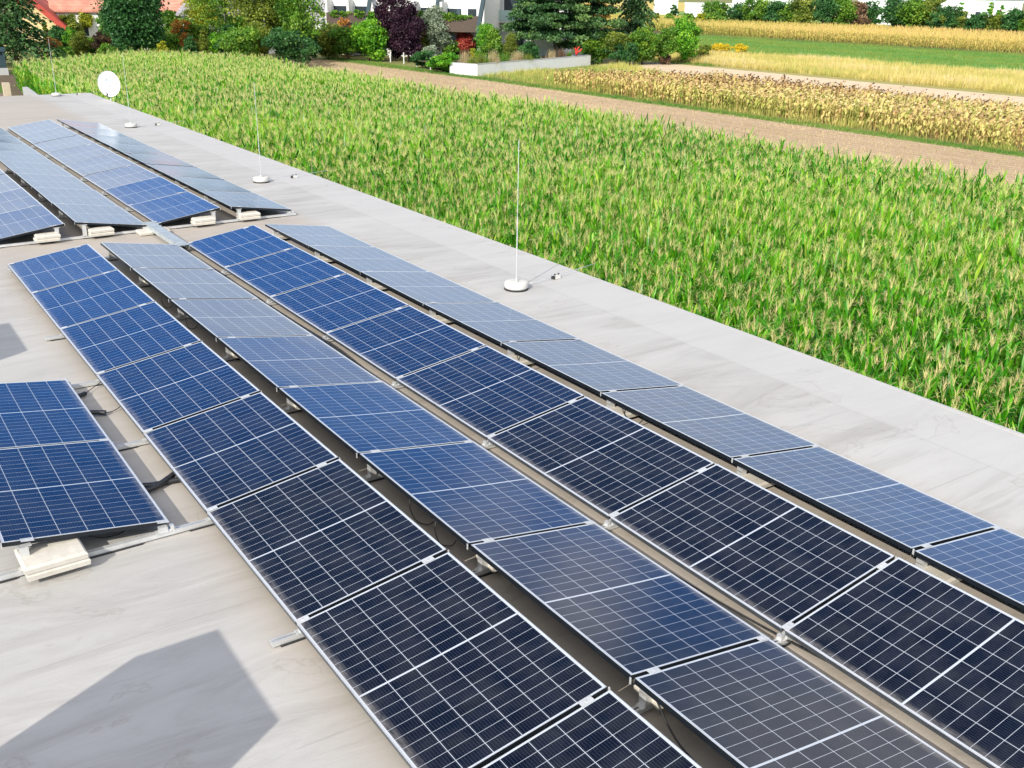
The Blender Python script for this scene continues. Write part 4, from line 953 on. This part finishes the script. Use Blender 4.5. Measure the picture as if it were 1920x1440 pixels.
tree('walnut_tree', 497, 113, 62, -110, 'wide olive-green tree with pale branches in the middle of the tree group', 'f_olive', bark='palebark', n_cl=110, per=70, crown_low=0.03, lump=0.3)
tree('walnut_tree', 566, 112, 52, -60, 'wide green tree ending the group, left of the grey shingle roof', 'f_mid', bark='palebark', n_cl=90, per=70, crown_low=0.03, lump=0.3)
tree('hedge_bush', 455, 107, 46, 48, 'green bush under the tree group at the corn edge, left', 'f_mid', 'shrub', crown_low=0.0, n_cl=60)
tree('hedge_bush', 535, 107, 50, 46, 'dark green bush under the tree group at the corn edge, right', 'f_dark', 'shrub', crown_low=0.0, n_cl=60)
tree('yellow_bush', 614, 120, 42, 40, 'olive-yellow bush at the beginning of the ploughed strip', 'f_olive', 'shrub', crown_low=0.0, n_cl=80)
conifer('young_spruce', 607, 128, 12, 24, 'small dark young spruce in front of the white wall', tiers=14, n=12, cat='tree')
tree('autumn_bush', 648, 124, 22, 32, 'bush with orange tips beside the brown balcony', 'f_orange', 'shrub', crown_low=0.0, n_cl=30)
tree('lime_bush', 650, 118, 32, 44, 'leafy olive bush below the brown balcony', 'f_mid', 'shrub', crown_low=0.0, n_cl=60)
tree('lime_bush', 690, 117, 38, 34, 'bright lime-green bush left of the purple tree', 'f_bright', 'shrub', crown_low=0.0, n_cl=100, leaf=0.34)
tree('lime_bush', 704, 122, 14, 16, 'slender bright green shoot beside the purple tree', 'f_bright', 'shrub', crown_low=0.2, n_cl=20)
tree('purple_tree', 738, 118, 33, -60, 'dark purple-leaved plum tree, taller left one of the pair', 'f_purple', n_cl=120, per=80, crown_low=0.02, lump=0.09)
tree('purple_tree', 765, 116, 32, 2, 'dark purple-leaved plum tree, lower right half of the purple pair', 'f_purple', n_cl=110, per=80, crown_low=0.02)
tree('silver_tree', 816, 119, 31, 2, 'silvery grey-green willow right of the purple trees', 'f_silver', bark='palebark', n_cl=90, per=60, crown_low=0.12, leaf=0.26)
tree('grey_bush', 805, 112, 22, 78, 'grey-green bush below the silvery willow', 'f_silver', 'shrub', crown_low=0.0, n_cl=40, leaf=0.26)
tree('verge_bush', 790, 107, 30, 92, 'blue-green bush at the ploughed strip by the fence posts', 'f_dark', 'shrub', crown_low=0.0, n_cl=60, leaf=0.26)
tree('verge_bush', 838, 101, 34, 98, 'mid-green leafy bush beside the white planter wall', 'f_bright', 'shrub', crown_low=0.0, n_cl=70, leaf=0.28)
tree('yellow_bush', 795, 120, 12, 46, 'small yellow-flowered bush between purple and silver trees', 'f_yellow', 'shrub', crown_low=0.0, n_cl=30, leaf=0.2)
tree('red_bush', 868, 120, 23, 50, 'bright red-leaved maple bush before the white houses', 'f_red', 'shrub', crown_low=0.15, n_cl=50, leaf=0.24)
tree('bush', 846, 119, 18, 68, 'low green bush left below the red maple', 'f_mid', 'shrub', crown_low=0.0, n_cl=40)
tree('dark_bush', 893, 126, 16, 38, 'dark green upright bush behind the clipped round one', 'f_dark', 'shrub', crown_low=0.0, n_cl=50)
tree('clipped_ball', 914, 115, 29, 38, 'large clipped round green bush right of the red maple', 'f_bright', 'shrub', shape='dome', crown_low=0.0, n_cl=90, leaf=0.18, lump=0.05)
tree('clipped_ball', 928, 114, 24, 50, 'loose green bush merging into the clipped round bush', 'f_mid', 'shrub', crown_low=0.0, n_cl=60, leaf=0.26)
tree('clipped_ball', 958, 113, 17, 58, 'small dense clipped ball bush, dark olive green', 'f_olive', 'shrub', shape='dome', crown_low=0.0, n_cl=110, leaf=0.12, lump=0.02)
tree('dark_bush', 990, 113, 23, 72, 'dark bush before the leaning white wall', 'f_dark', 'shrub', crown_low=0.0, n_cl=60, leaf=0.26)
tree('yellow_ball', 886, 112, 8, 80, 'small yellow ball bush in front of the red maple', 'f_yellow', 'shrub', crown_low=0.0, n_cl=30, leaf=0.16)

# big pine: several spreading layers
def pine(px, dist, hw_px, top_y, label, low=0.25, n_cl=300, per=150, mat='f_pine', leaf=0.34, name='pine_tree'):
    SEED[0] += 1; sd = SEED[0]; p = P(px, dist, G0, 60); H = ZT(px, top_y, dist)-p[2]; rx = WM(dist, hw_px)
    o = empty(name, p, label=label, cat='tree')
    def fn(r, n):
        lay = r.integers(0, 8, n); z = H*(low+0.08+(0.88-low)*lay/7.0)+r.normal(0, 0.12, n); w = rx*(1-0.45*(lay/7.0)**1.6)*(0.8+0.25*np.sin(lay*2.3+sd)); a = r.uniform(0, 6.28, n); rr = w*np.sqrt(r.random(n))*1.0
        return np.stack([np.cos(a)*rr, np.sin(a)*rr, z-rr*0.10], 1), 0.8+0.6*r.random(n)
    V_, Q_, c_, ce = leaves_cloud(n_cl, fn, leaf, per, sd, flat=0.42); np_mesh('crown', V_, Q_, M[mat], None, c_, o)
    trunk_mesh(H*1.25, 0.22, ce, sd, 16).build('trunk', M['trunk'], o, smooth=True)
    return o
pine(1042, 118, 84, -70, 'spreading dark pine tree, left of the pair, covering the white house', low=0.24)
pine(1110, 121, 80, -80, 'spreading dark pine tree, right of the pair', low=0.12)
pine(1000, 120, 56, -6, 'lower spreading pine at the left, before the glass balcony', low=0.42, n_cl=110)
tree('brown_tree', 1122, 134, 22, -14, 'tree with brown-orange withering leaves beside the spruce', 'f_orange', n_cl=26, crown_low=0.45)
conifer('spruce_tree', 1192, 128, 36, -170, 'slender dark hanging spruce right of the pines', low=0.22, tiers=34, per=14, droop=0.9, n=40, taper=0.4, leaf=0.42, mat='f_pine')
tree('bamboo_bush', 1120, 118, 36, 54, 'dense green bush right behind the red sculpture', 'f_mid', 'shrub', crown_low=0.0, n_cl=80, leaf=0.28)
tree('bamboo_bush', 1160, 118, 36, 52, 'yellow-green leafy bush below the pines', 'f_olive', 'shrub', crown_low=0.0, n_cl=80, leaf=0.26)
tree('bamboo_bush', 1208, 119, 42, 44, 'wide mid-green bush below the slender spruce', 'f_mid', 'shrub', crown_low=0.0, n_cl=110, leaf=0.28)
tree('bamboo_bush', 1178, 116, 34, 76, 'dark low bush at the foot of the bushes', 'f_dark', 'shrub', crown_low=0.0, n_cl=60, leaf=0.26)
tree('willow_bush', 1283, 122, 36, 30, 'tall feathery green bush at the right end of the hedge', 'f_bright', 'shrub', crown_low=0.0, n_cl=110, leaf=0.30)
tree('willow_bush', 1252, 120, 26, 48, 'shorter green bush left of the tall feathery one', 'f_mid', 'shrub', crown_low=0.0, n_cl=60, leaf=0.26)
tree('meadow_bush', 1322, 130, 18, 82, 'yellow-green meadow bush left of the goldenrod', 'f_olive', 'shrub', crown_low=0.0, n_cl=40, leaf=0.26)
for (px, d, hw, ty, l) in ((1352, 139, 24, 78, 'yellow flowering goldenrod clump, larger left one'), (1392, 139, 16, 80, 'yellow flowering goldenrod clump, smaller right one')):
    tree('goldenrod', px, d, hw, ty, l, 'goldenrod', 'flowers', crown_low=0.1, n_cl=50, leaf=0.2)

for (px, d, hw, ty, mt, l) in ((330, 119, 26, 52, 'f_olive', 'olive bush filling the hedge below the salmon-roofed cottage'), (372, 118, 30, 40, 'f_mid', 'green bush behind the pair of clipped yews'),
        (405, 114, 26, 56, 'f_bright', 'fresh green bush right of the clipped yews'), (428, 112, 24, 36, 'f_dark', 'dark green bush at the foot of the loose green tree'), (576, 118, 26, 44, 'f_dark', 'dark bush at the right end of the wide tree group'),
        (222, 120, 26, 44, 'f_dark', 'dark green bush left behind the large round-crowned tree'), (106, 128, 22, 44, 'f_dark', 'dark bush between the red roof and the clipped hedges'), (170, 122, 18, 66, 'f_mid', 'green bush right of the olive hedge'),
        (292, 122, 22, 40, 'f_mid', 'green bush at the right flank of the round-crowned tree'), (480, 110, 40, 30, 'f_olive', 'olive bush in the middle foot of the tree group')):
    tree('garden_bush', px, d, hw, ty, l, mt, 'shrub', crown_low=0.0, n_cl=70, per=60, leaf=0.3)
for (px, d, hw, ty, mt, l) in ((205, 130, 20, 10, 'f_mid', 'slim green tree left of the large round-crowned tree'), (322, 128, 22, 8, 'f_mid', 'green tree in front of the salmon roof, right of the large round one'),
        (134, 134, 24, 22, 'f_olive', 'olive garden tree behind the clipped hedges'), (462, 120, 40, -30, 'f_bright', 'fresh green tree filling the wide tree group')):
    tree('garden_tree', px, d, hw, ty, l, mt, n_cl=80, per=60, crown_low=0.1)
# --- far tree belt beyond the ripe corn
belt = [(1352, 262, 30, -4, 'f_mid'), (1385, 262, 26, 2, 'f_dark'), (1415, 258, 30, -8, 'f_mid'), (1448, 256, 24, -6, 'f_dark'), (1478, 254, 26, 0, 'f_mid'), (1508, 252, 30, -10, 'f_olive'),
        (1540, 250, 30, -12, 'f_dark'), (1572, 250, 24, -8, 'f_mid'), (1600, 250, 22, -2, 'f_brown'), (1628, 262, 26, 0, 'f_dark'), (1678, 244, 26, -12, 'f_dark'), (1708, 242, 30, -16, 'f_mid'),
        (1742, 240, 30, -8, 'f_olive'), (1772, 238, 26, 0, 'f_dark'), (1795, 238, 16, 16, 'f_olive'), (1838, 234, 26, 20, 'f_dark'), (1868, 232, 20, 24, 'f_olive'), (1900, 230, 22, 14, 'f_dark'), (1925, 229, 18, 22, 'f_mid')]
cn_ = {'f_mid': 'mid-green', 'f_dark': 'dark green', 'f_olive': 'olive', 'f_brown': 'brownish'}
for i, (px, d, hw, ty, mt) in enumerate(belt):
    nn = ['first','second','third','fourth','fifth','sixth','seventh','eighth','ninth','tenth','eleventh','twelfth','thirteenth','fourteenth','fifteenth','sixteenth','seventeenth','eighteenth','nineteenth'][i]
    props(tree('field_tree', px, d, hw*1.25, ty, f'{cn_[mt]} tree of the far belt behind the golden corn, {nn} from the left', mt, crown_low=0.0, n_cl=60, per=50, leaf=0.6), group='trees of the far belt')
for i, (px, d, hw, ty, mt) in enumerate([(1228, 262, 16, 22, 'f_olive'), (1252, 264, 14, 24, 'f_mid'), (1290, 262, 16, 20, 'f_mid'), (1318, 262, 18, 22, 'f_yellow'), (1262, 300, 10, 8, 'f_dark')]):
    tree('hedge_bush', px, d, hw, ty, f'small far {["olive", "green", "mid-green", "yellowish", "dark"][i]} bush left of the tree belt, ' + ['leftmost', 'beside the leftmost', 'under the white barn end', 'before the white barn', 'alone in the gold field'][i], mt, 'shrub', crown_low=0.0, n_cl=40, per=40, leaf=0.5)

# ornamental grasses on the planter
def behind_wall(px, off):
    """a spot off metres behind the long planter wall, on its soil, in the direction of column px"""
    if px < 895: q = U(px, 142-(895-px)*0.07)
    else: q = U(px, 142-(px-895)*0.092)
    h = np.array([q[0]-CAM[0], q[1]-CAM[1]]); h /= np.linalg.norm(h); return np.array([q[0]+h[0]*off, q[1]+h[1]*off, G0+0.9])
tufts = [(838, 97, 22, 92, 'f_olive'), (872, 95.5, 20, 88, 'f_tan'), (900, 96, 22, 92, 'f_olive'), (925, 97, 20, 86, 'f_tan'), (945, 97.5, 18, 94, 'f_mid'), (972, 98, 22, 90, 'f_tan'), (990, 98.5, 16, 97, 'f_olive'),
         (1033, 100, 14, 88, 'f_tan'), (1052, 101, 18, 86, 'f_brown'), (885, 94, 18, 104, 'f_olive'), (915, 94.5, 18, 102, 'f_mid'), (1066, 101.5, 10, 92, 'f_mid')]
for i, (px, d, hw, ty, mt) in enumerate(tufts):
    SEED[0] += 1; p = behind_wall(px, 1.0+(i % 3)*1.1); dd_ = math.hypot(p[0]-CAM[0], p[1]-CAM[1]); H = max(0.7, ZT(px, ty, dd_/1.2)-p[2]); w = WM(dd_/1.2, hw)
    nb = NB(); r = np.random.default_rng(SEED[0])
    for k in range(260):
        a = r.uniform(0, 6.28); l = H*r.uniform(0.7, 1.1); V_, Q_ = leaf_strip(0, a, l, 0.95, r.uniform(0, 0.35), 0.06, 3); V_ = V_.copy(); V_[:, 0] = V_[:, 0]*0.45*w/H + r.normal(0, w*0.25); V_[:, 1] = V_[:, 1]*0.45*w/H + r.normal(0, w*0.25)
        nb.add((V_, Q_), 0, r.normal(0.5, 0.2))
    V_, Q_, _, c_ = nb.get(); o = np_mesh('ornamental_grass', V_, Q_, M[mt], None, c_); o.location = p
    tone = {'f_olive': 'olive-green', 'f_tan': 'tan plumed', 'f_mid': 'green', 'f_brown': 'reddish-brown plumed'}[mt]
    props(o, f'{tone} ornamental grass clump in the white planter, {["first","second","third","fourth","fifth","sixth","seventh","eighth","ninth","tenth","eleventh","twelfth"][sorted(range(12), key=lambda q: tufts[q][0]).index(i)]} from the left', 'ornamental grass', 'ornamental grasses in the planter')

# ================================================================== BUILT THINGS IN THE BACKGROUND
def wallrun(name, pts_, z0, z1, th, mat, label, cat='wall', cap=None):
    o = empty(name, (pts_[0][0], pts_[0][1], z0), label=label, cat=cat); m = MB(); c = MB()
    bx, by = pts_[0][0], pts_[0][1]
    for a, b_ in zip(pts_[:-1], pts_[1:]):
        a = Vector((a[0]-bx, a[1]-by, 0)); b2 = Vector((b_[0]-bx, b_[1]-by, 0)); d = (b2-a); L_ = d.length; ang = math.atan2(d.y, d.x); mm = Matrix.Translation(a) @ Matrix.Rotation(ang, 4, 'Z')
        m.box(0, 0.0, 0, L_-0.003, th, z1-z0, 0, mm); c.box(-0.03, -0.03, z1-z0+0.002, L_+0.03, th+0.03, z1-z0+0.05, 0, mm)
    m.build('wall_body', M[mat], o)
    if cap: c.build('coping', M[cap], o)
    return o
wl = [(59.6, 87.2), (61.1, 83.7), (84.7, 93.0), (84.0, 96.0)]
wallrun('planter_wall', wl, G0-0.05, G0+1.22, 0.22, 'white', 'long low white planter wall bordering the gardens', cap='greywall')
pl = MB(); pl.add([(60.0, 87.5, G0+0.9), (61.3, 84.1, G0+0.9), (84.4, 93.2, G0+0.9), (83.6, 99, G0+0.9), (60, 96, G0+0.9)], [(0, 1, 2, 3, 4)])
props(pl.build('planter_soil', soil), kind='structure')
# red abstract sculpture: post with curved arms
p = behind_wall(1080, 1.0); o = empty('red_sculpture', p, label='small red abstract sculpture with raised arms on the planter', cat='sculpture')
m = MB(); m.tube([(0, 0, 0), (0.02, 0, 0.6), (-0.03, 0, 1.05)], [0.16, 0.15, 0.18], 10); m.build('body', M['redpaint'], o, smooth=True)
for s_, e_ in (((0, 0, 0.8), [(0.35, -0.25, 0.95), (0.55, -0.4, 1.25)]), ((-0.03, 0, 1.0), [(-0.18, 0.12, 1.3), (-0.05, 0.05, 1.5)]), ((0, 0, 1.0), [(0.15, -0.1, 1.35), (0.3, -0.2, 1.5)])):
    m = MB(); m.tube([s_]+e_, [0.10, 0.085, 0.06], 8); m.build('arm', M['redpaint'], o, smooth=True)
# fence posts beside the purple trees
for i, (px, d) in enumerate(((732, 115.5), (757, 113), (781, 108.5), (807, 104.5))):
    p = P(px, d, G0, 110); m = MB(); m.box(-0.05, -0.05, 0, 0.05, 0.05, 1.35); m.box(-0.06, -0.06, 1.35, 0.06, 0.06, 1.38); q = m.build('fence_post', M['white']); q.location = p
    props(q, f'thin white fence post below the purple trees, {ORD[i]} from the left', 'fence post', 'white fence posts')
# brushwood heap
tree('brush_heap', 1250, 120, 13, 98, 'reddish heap of brushwood and tiles by the bushes', 'f_brown', 'brush heap', crown_low=0.0, n_cl=40, leaf=0.22, shape='dome')

def house(name, px, dist, wm, dm, hw, hr, yaw, label, wall, roof, windows=(), z0=0, gable=True, chim=False, over=0.35, thick=0.22):
    """x = width along the front, y = depth away from us; front is y=0"""
    p = P(px, dist, G0+z0, 40); o = empty(name, p, yaw, label=label, cat='house'); o.scale = (1.2, 1.2, 1.2)
    m = MB(); m.box(-wm/2, 0, 0, wm/2, dm, hw)
    rd = MB()
    if gable == 'front':                       # ridge runs away from us, gable end faces us
        m.add([(-wm/2, 0, hw), (wm/2, 0, hw), (0, 0, hw+hr), (-wm/2, dm, hw), (wm/2, dm, hw), (0, dm, hw+hr)], [(0, 1, 2), (5, 4, 3), (0, 2, 5, 3), (1, 4, 5, 2)])
        for s in (-1, 1):
            a = [(0, -over, hw+hr+0.05), (s*(wm/2+over), -over, hw-over*2*hr/wm+0.05), (s*(wm/2+over), dm+over, hw-over*2*hr/wm+0.05), (0, dm+over, hw+hr+0.05)]
            vs = a+[(x, y, z+thick) for x, y, z in a]; rd.add(vs, [(0, 1, 2, 3), (4, 5, 6, 7), (0, 4, 5, 1), (1, 5, 6, 2), (2, 6, 7, 3), (3, 7, 4, 0)])
    elif gable:
        m.add([(-wm/2, 0, hw), (-wm/2, dm, hw), (-wm/2, dm/2, hw+hr), (wm/2, 0, hw), (wm/2, dm, hw), (wm/2, dm/2, hw+hr)], [(0, 1, 2), (5, 4, 3), (0, 2, 5, 3), (1, 4, 5, 2)])
        for y0, s in ((0, -1), (dm, 1)):
            a = [(-wm/2-over, dm/2, hw+hr+0.05), (-wm/2-over, y0+s*over, hw-over*2*hr/dm+0.05), (wm/2+over, y0+s*over, hw-over*2*hr/dm+0.05), (wm/2+over, dm/2, hw+hr+0.05)]
            vs = a+[(x, y, z+thick) for x, y, z in a]; rd.add(vs, [(0, 1, 2, 3), (4, 5, 6, 7), (0, 4, 5, 1), (1, 5, 6, 2), (2, 6, 7, 3), (3, 7, 4, 0)])
    else:
        rd.box(-wm/2-0.2, -0.2, hw+0.002, wm/2+0.2, dm+0.2, hw+0.25)
    m.build('wall', M[wall], o); ro_ = rd.build('roof', M[roof], o)
    if chim: c = MB(); c.box(-wm/4, dm/2-0.4, hw+hr*0.6, -wm/4+0.7, dm/2+0.3, hw+hr+0.9); c.build('chimney', M['white'], ro_)
    for (x, z, w, h) in windows:
        f = MB(); t_ = 0.08
        f.box(x-w/2, -0.06, z, x+w/2, -0.003, z+t_); f.box(x-w/2, -0.06, z+h-t_, x+w/2, -0.003, z+h); f.box(x-w/2, -0.06, z+t_, x-w/2+t_, -0.003, z+h-t_); f.box(x+w/2-t_, -0.06, z+t_, x+w/2, -0.003, z+h-t_)
        fo = f.build('window', M['whitepaint'], o); g = MB(); g.box(x-w/2+t_, -0.03, z+t_, x+w/2-t_, -0.004, z+h-t_); g.build('pane', M['glassdark'], fo)
    return o
AZ = lambda px: math.atan2(P(px, 100)[1]-CAM[1], P(px, 100)[0]-CAM[0]) - math.pi/2      # facing the camera
# yellow gable house, red roof
house('gable_house', 54, 132, 7.0, 12, 2.4, 3.3, AZ(54)+R_(-6), 'ochre gable house with a bright red roof behind the spruce', 'ochre', 'redroof', [(-1.6, 1.0, 1.3, 1.4), (1.8, 1.0, 1.3, 1.4)], gable='front', over=0.75, thick=0.8)
house('grey_roof_house', 86, 172, 11, 9, 6.2, 4.0, AZ(86), 'white house with a light grey roof and dark window, far left', 'white', 'slate', [(1.4, 3.8, 1.6, 1.8)])
house('garage', 118, 146, 8.5, 6, 3.6, 0, AZ(118)+R_(-10), 'low white garage with dark opening behind the clipped bushes', 'white', 'slate', [(0.8, 2.6, 4.5, 0.7)], gable=False)
house('salmon_roof_house', 250, 136, 17.5, 10, 4.6, 5.0, AZ(250)+R_(3), 'white house with a salmon tiled roof behind the round dark tree', 'white', 'tile', [(-5.8, 1.6, 1.5, 1.6), (5.2, 1.6, 1.5, 1.6)], chim=True)
house('salmon_roof_house', 345, 134, 8.5, 8, 4.4, 4.0, AZ(345)+R_(-6), 'white cottage wing with a salmon tiled roof left of the yellow tree', 'white', 'tile', [(0.5, 1.6, 1.4, 1.4)])
house('white_house', 410, 126, 9.0, 7, 4.3, 1.5, AZ(410)+R_(-20), 'white house wall glimpsed through the loose green tree', 'white', 'slate', [(-1.0, 1.6, 1.2, 1.3)])
house('shingle_house', 606, 130, 6.4, 9, 3.9, 4.9, AZ(606)+R_(-10), 'white house with a steep light grey shingle roof', 'white', 'slate', [])
# terrace of stepped houses with dark sloping beams
def terrace(px, dist, w, label, hi=9.0, hfl=3.1):
    p = P(px, dist, G0, 40); o = empty('terrace_house', p, AZ(px)+R_(-14), label=label, cat='house'); o.scale = (1.2, 1.2, 1.2)
    m = MB(); m.box(-w/2, 2.2, 0, w/2, 11, hi); m.box(-w/2, 0.0, 0, -w/2+0.25, 2.199, hfl*2); m.build('wall', M['white'], o)
    m = MB(); m.box(-w/2+0.252, -0.6, hfl, w/2-0.05, 2.197, hfl+0.25); m.box(-w/2+0.252, -0.6, hfl+0.251, w/2-0.05, -0.5, hfl+1.7); m.build('balcony', M['brownwood'], o)
    # steep beam falling towards us on the right party wall
    m = MB(); a, b_ = (w/2-0.04, 3.6, hi+1.0), (w/2-0.04, -1.6, hfl+0.6)
    for z_ in (0,):
        vs = [(a[0], a[1], a[2]), (a[0]+0.42, a[1], a[2]), (b_[0]+0.42, b_[1], b_[2]), (b_[0], b_[1], b_[2])]; vs += [(x, y, z-0.65) for x, y, z in vs]; m.add(vs, [(0, 1, 2, 3), (7, 6, 5, 4), (0, 4, 5, 1), (1, 5, 6, 2), (2, 6, 7, 3), (3, 7, 4, 0)])
    m.build('sloping_beam', M['darkbeam'], o)
    m = MB(); m.box(-w/2-0.1, 3.0, hi+0.002, w/2-0.05, 11.2, hi+0.25); m.build('roof', M['slate'], o)
    for (x, z, ww, hh) in ((-w/4, 0.1, 1.8, 2.2), (w/5, 0.1, 1.4, 2.2), (-w/4, hfl+0.4, 1.8, 2.1), (w/5, hfl+0.4, 1.2, 2.1), (0, hfl*2+0.4, 2.2, 1.8)):
        f = MB(); f.box(x-ww/2, 2.13, z, x+ww/2, 2.195, z+hh); fo = f.build('window', M['whitepaint'], o); g = MB(); g.box(x-ww/2+0.1, 2.10, z+0.1, x+ww/2-0.1, 2.128, z+hh-0.1); g.build('pane', M['glassdark'], fo)
    m = MB()
    r = np.random.default_rng(int(px)); nb = NB()
    V_, Q_, c_, _ = leaves_cloud(26, lambda r, n: (np.stack([r.uniform(-w/2+0.5, w/2-0.4, n), np.full(n, -0.55), hfl+1.55+r.normal(0, 0.15, n)], 1), np.full(n, 0.4)), 0.24, 40, int(px))
    np_mesh('balcony_plants', V_, Q_, M['f_mid'], None, c_, o)
    return o
terrace(650, 126, 5.0, 'stepped terrace house with brown balcony, next to the grey shingle roof')
terrace(690, 125, 5.0, 'stepped terrace house with brown balcony, just left of the purple trees')
terrace(772, 123, 5.6, 'stepped terrace house half hidden behind the purple and silver trees')
terrace(815, 122, 5.4, 'stepped terrace house behind the silvery willow')
terrace(862, 119, 4.6, 'stepped terrace house with brown pergola above the red maple')
o = house('white_apartment_house', 945, 130, 14.5, 10, 11, 0, AZ(945)+R_(-10), 'tall plain white apartment house with a pale glass balcony', 'white', 'slate', [(-2.2, 0.9, 2.0, 2.1), (1.8, 0.6, 2.2, 2.2), (1.2, 4.6, 2.6, 2.2), (4.6, 4.6, 1.8, 2.2)], gable=False)
m = MB(); m.box(-1.6, -1.5, 3.9, 5.4, -0.005, 4.1); m.build('balcony_slab', M['white'], o)
m = MB(); m.box(-1.6, -1.55, 4.1, 5.4, -1.50, 5.3); m.build('balcony_glass', M['balcglass'], o)
m = MB(); m.box(-3.5, -0.10, 0, -3.38, -0.003, 11); m.build('downpipe', M['darkbeam'], o)
m = MB(); m.box(-7.25, -0.35, 0, -6.95, -0.003, 7.2); m.build('corner_post', M['darkbeam'], o)
p = P(1012, 124, G0, 70); o = empty('garden_wall', p, AZ(1012), label='sloping white garden wall glimpsed below the pine', cat='wall')
m = MB(); m.add([(-2.2, 0, 0), (3.2, 0, 0), (3.2, 0, 1.8), (-0.4, 0, 3.6), (-2.2, 0, 3.2), (-2.2, 0.25, 0), (3.2, 0.25, 0), (3.2, 0.25, 1.8), (-0.4, 0.25, 3.6), (-2.2, 0.25, 3.2)],
      [(0, 1, 2, 3, 4), (9, 8, 7, 6, 5), (0, 5, 6, 1), (1, 6, 7, 2), (2, 7, 8, 3), (3, 8, 9, 4), (4, 9, 5, 0)]); m.build('wall_body', M['white'], o)
# far white sheds and houses
def shed(px, dist, wpx, ytop, ybot, label, name='white_shed'):
    w = WM(dist, wpx); zt_ = ZT(px, ytop, dist); zb_ = max(G0, ZT(px, ybot, dist)-3); p = P(px, dist, G0, 20); o = empty(name, p, AZ(px), label=label, cat='building')
    m = MB(); m.box(-w/2, 0, 0, w/2, 14, zt_-G0); m.build('wall', M['white'], o); m = MB(); m.box(-w/2-0.2, -0.2, zt_-G0+0.002, w/2+0.2, 14.2, zt_-G0+0.35); m.build('roof', M['whitepaint'], o)
    return o
shed(1328, 292, 86, 8, 24, 'long low white barn left of the far tree belt')
shed(1440, 330, 130, -6, 8, 'white building peeping over the far tree belt', 'white_building')
shed(1248, 420, 44, -6, 1, 'tiny white building at the top edge, left of the long barn', 'white_building')
shed(1640, 330, 60, -8, 4, 'white building in the notch of the far tree belt', 'white_building')
for i, (px, w) in enumerate(((1768, 40), (1822, 56), (1885, 44))):
    o = house('far_house', px, 395, WM(395, w)/1.2, 12, 7.5, 3.5, AZ(px), ['leftmost', 'middle', 'rightmost'][i]+' of three white houses at the top right edge', 'white', 'slate', [(-2.5, 1.2, 1.8, 2.4), (1.5, 1.2, 1.8, 2.4), (4.0, 1.2, 1.2, 2.4)])
for i, (px, hw) in enumerate(((1795, 6), (1850, 6), (1868, 7))):
    tree('garden_tree', px, 372, hw, 2, f'little green garden tree before the far white houses, {ORD[i]} from the left', 'f_bright', n_cl=16, per=30, leaf=0.6)
# left side: post, concrete wall, dark carport
p = P(11, 62, G0, 170)
q = MB(); q.box(-0.17, -0.17, 0, 0.17, 0.17, ZT(11, 155, 62)-G0); o = q.build('timber_post', M['postwood']); o.location = P(11, 62, G0, 160)
props(o, 'thick pale timber post beyond the roof end at the left', 'post')
a_, b_ = P(42, 60, G0, 165), P(86, 50, G0, 175)
wallrun('concrete_wall', [(a_[0], a_[1]), (b_[0], b_[1])], G0, ZT(42, 163, 60), 0.25, 'greywall', 'pale concrete retaining wall beyond the roof end, beside the corn')
o = empty('carport', P(8, 100, G0, 110), AZ(8), label='dark green carport under the spruce at the left edge', cat='carport')
m = MB(); m.box(-5, 0, 2.3, 0.2, 5, 2.5); m.build('roof', M['darkbeam'], o); m = MB(); m.box(-5, 0.4, 0.7, 0.1, 0.5, 2.3); m.build('screen', M['darkbeam'], o)
for x in (-4.9, -0.1):
    m = MB(); m.box(x, 0.1, 0, x+0.15, 0.25, 2.298); m.build('post', M['darkbeam'], o)
m = MB(); m.box(-5, -0.1, 0, 0.2, 0.05, 0.7); m.build('plinth', M['greywall'], o)
sheet('lawn', [(-60, 84), (13.0, 84), (13.8, 100), (14, 108), (-60, 108)], G0-0.012, m_field('lawn_grass', (0.05, 0.12, 0.015), (0.09, 0.17, 0.025), (0.16, 0.19, 0.05), 0.8, 0.8))
sheet('gravel_yard', [(-60, 26), (11.0, 26), (11.2, 60), (12.8, 83.6), (-60, 83.6)], G0-0.010, m_field('gravel', (0.16, 0.12, 0.09), (0.24, 0.19, 0.15), (0.12, 0.13, 0.06), 1.2, 1.2, 0, 0.5, 2.5))
print('objects', len(bpy.data.objects))
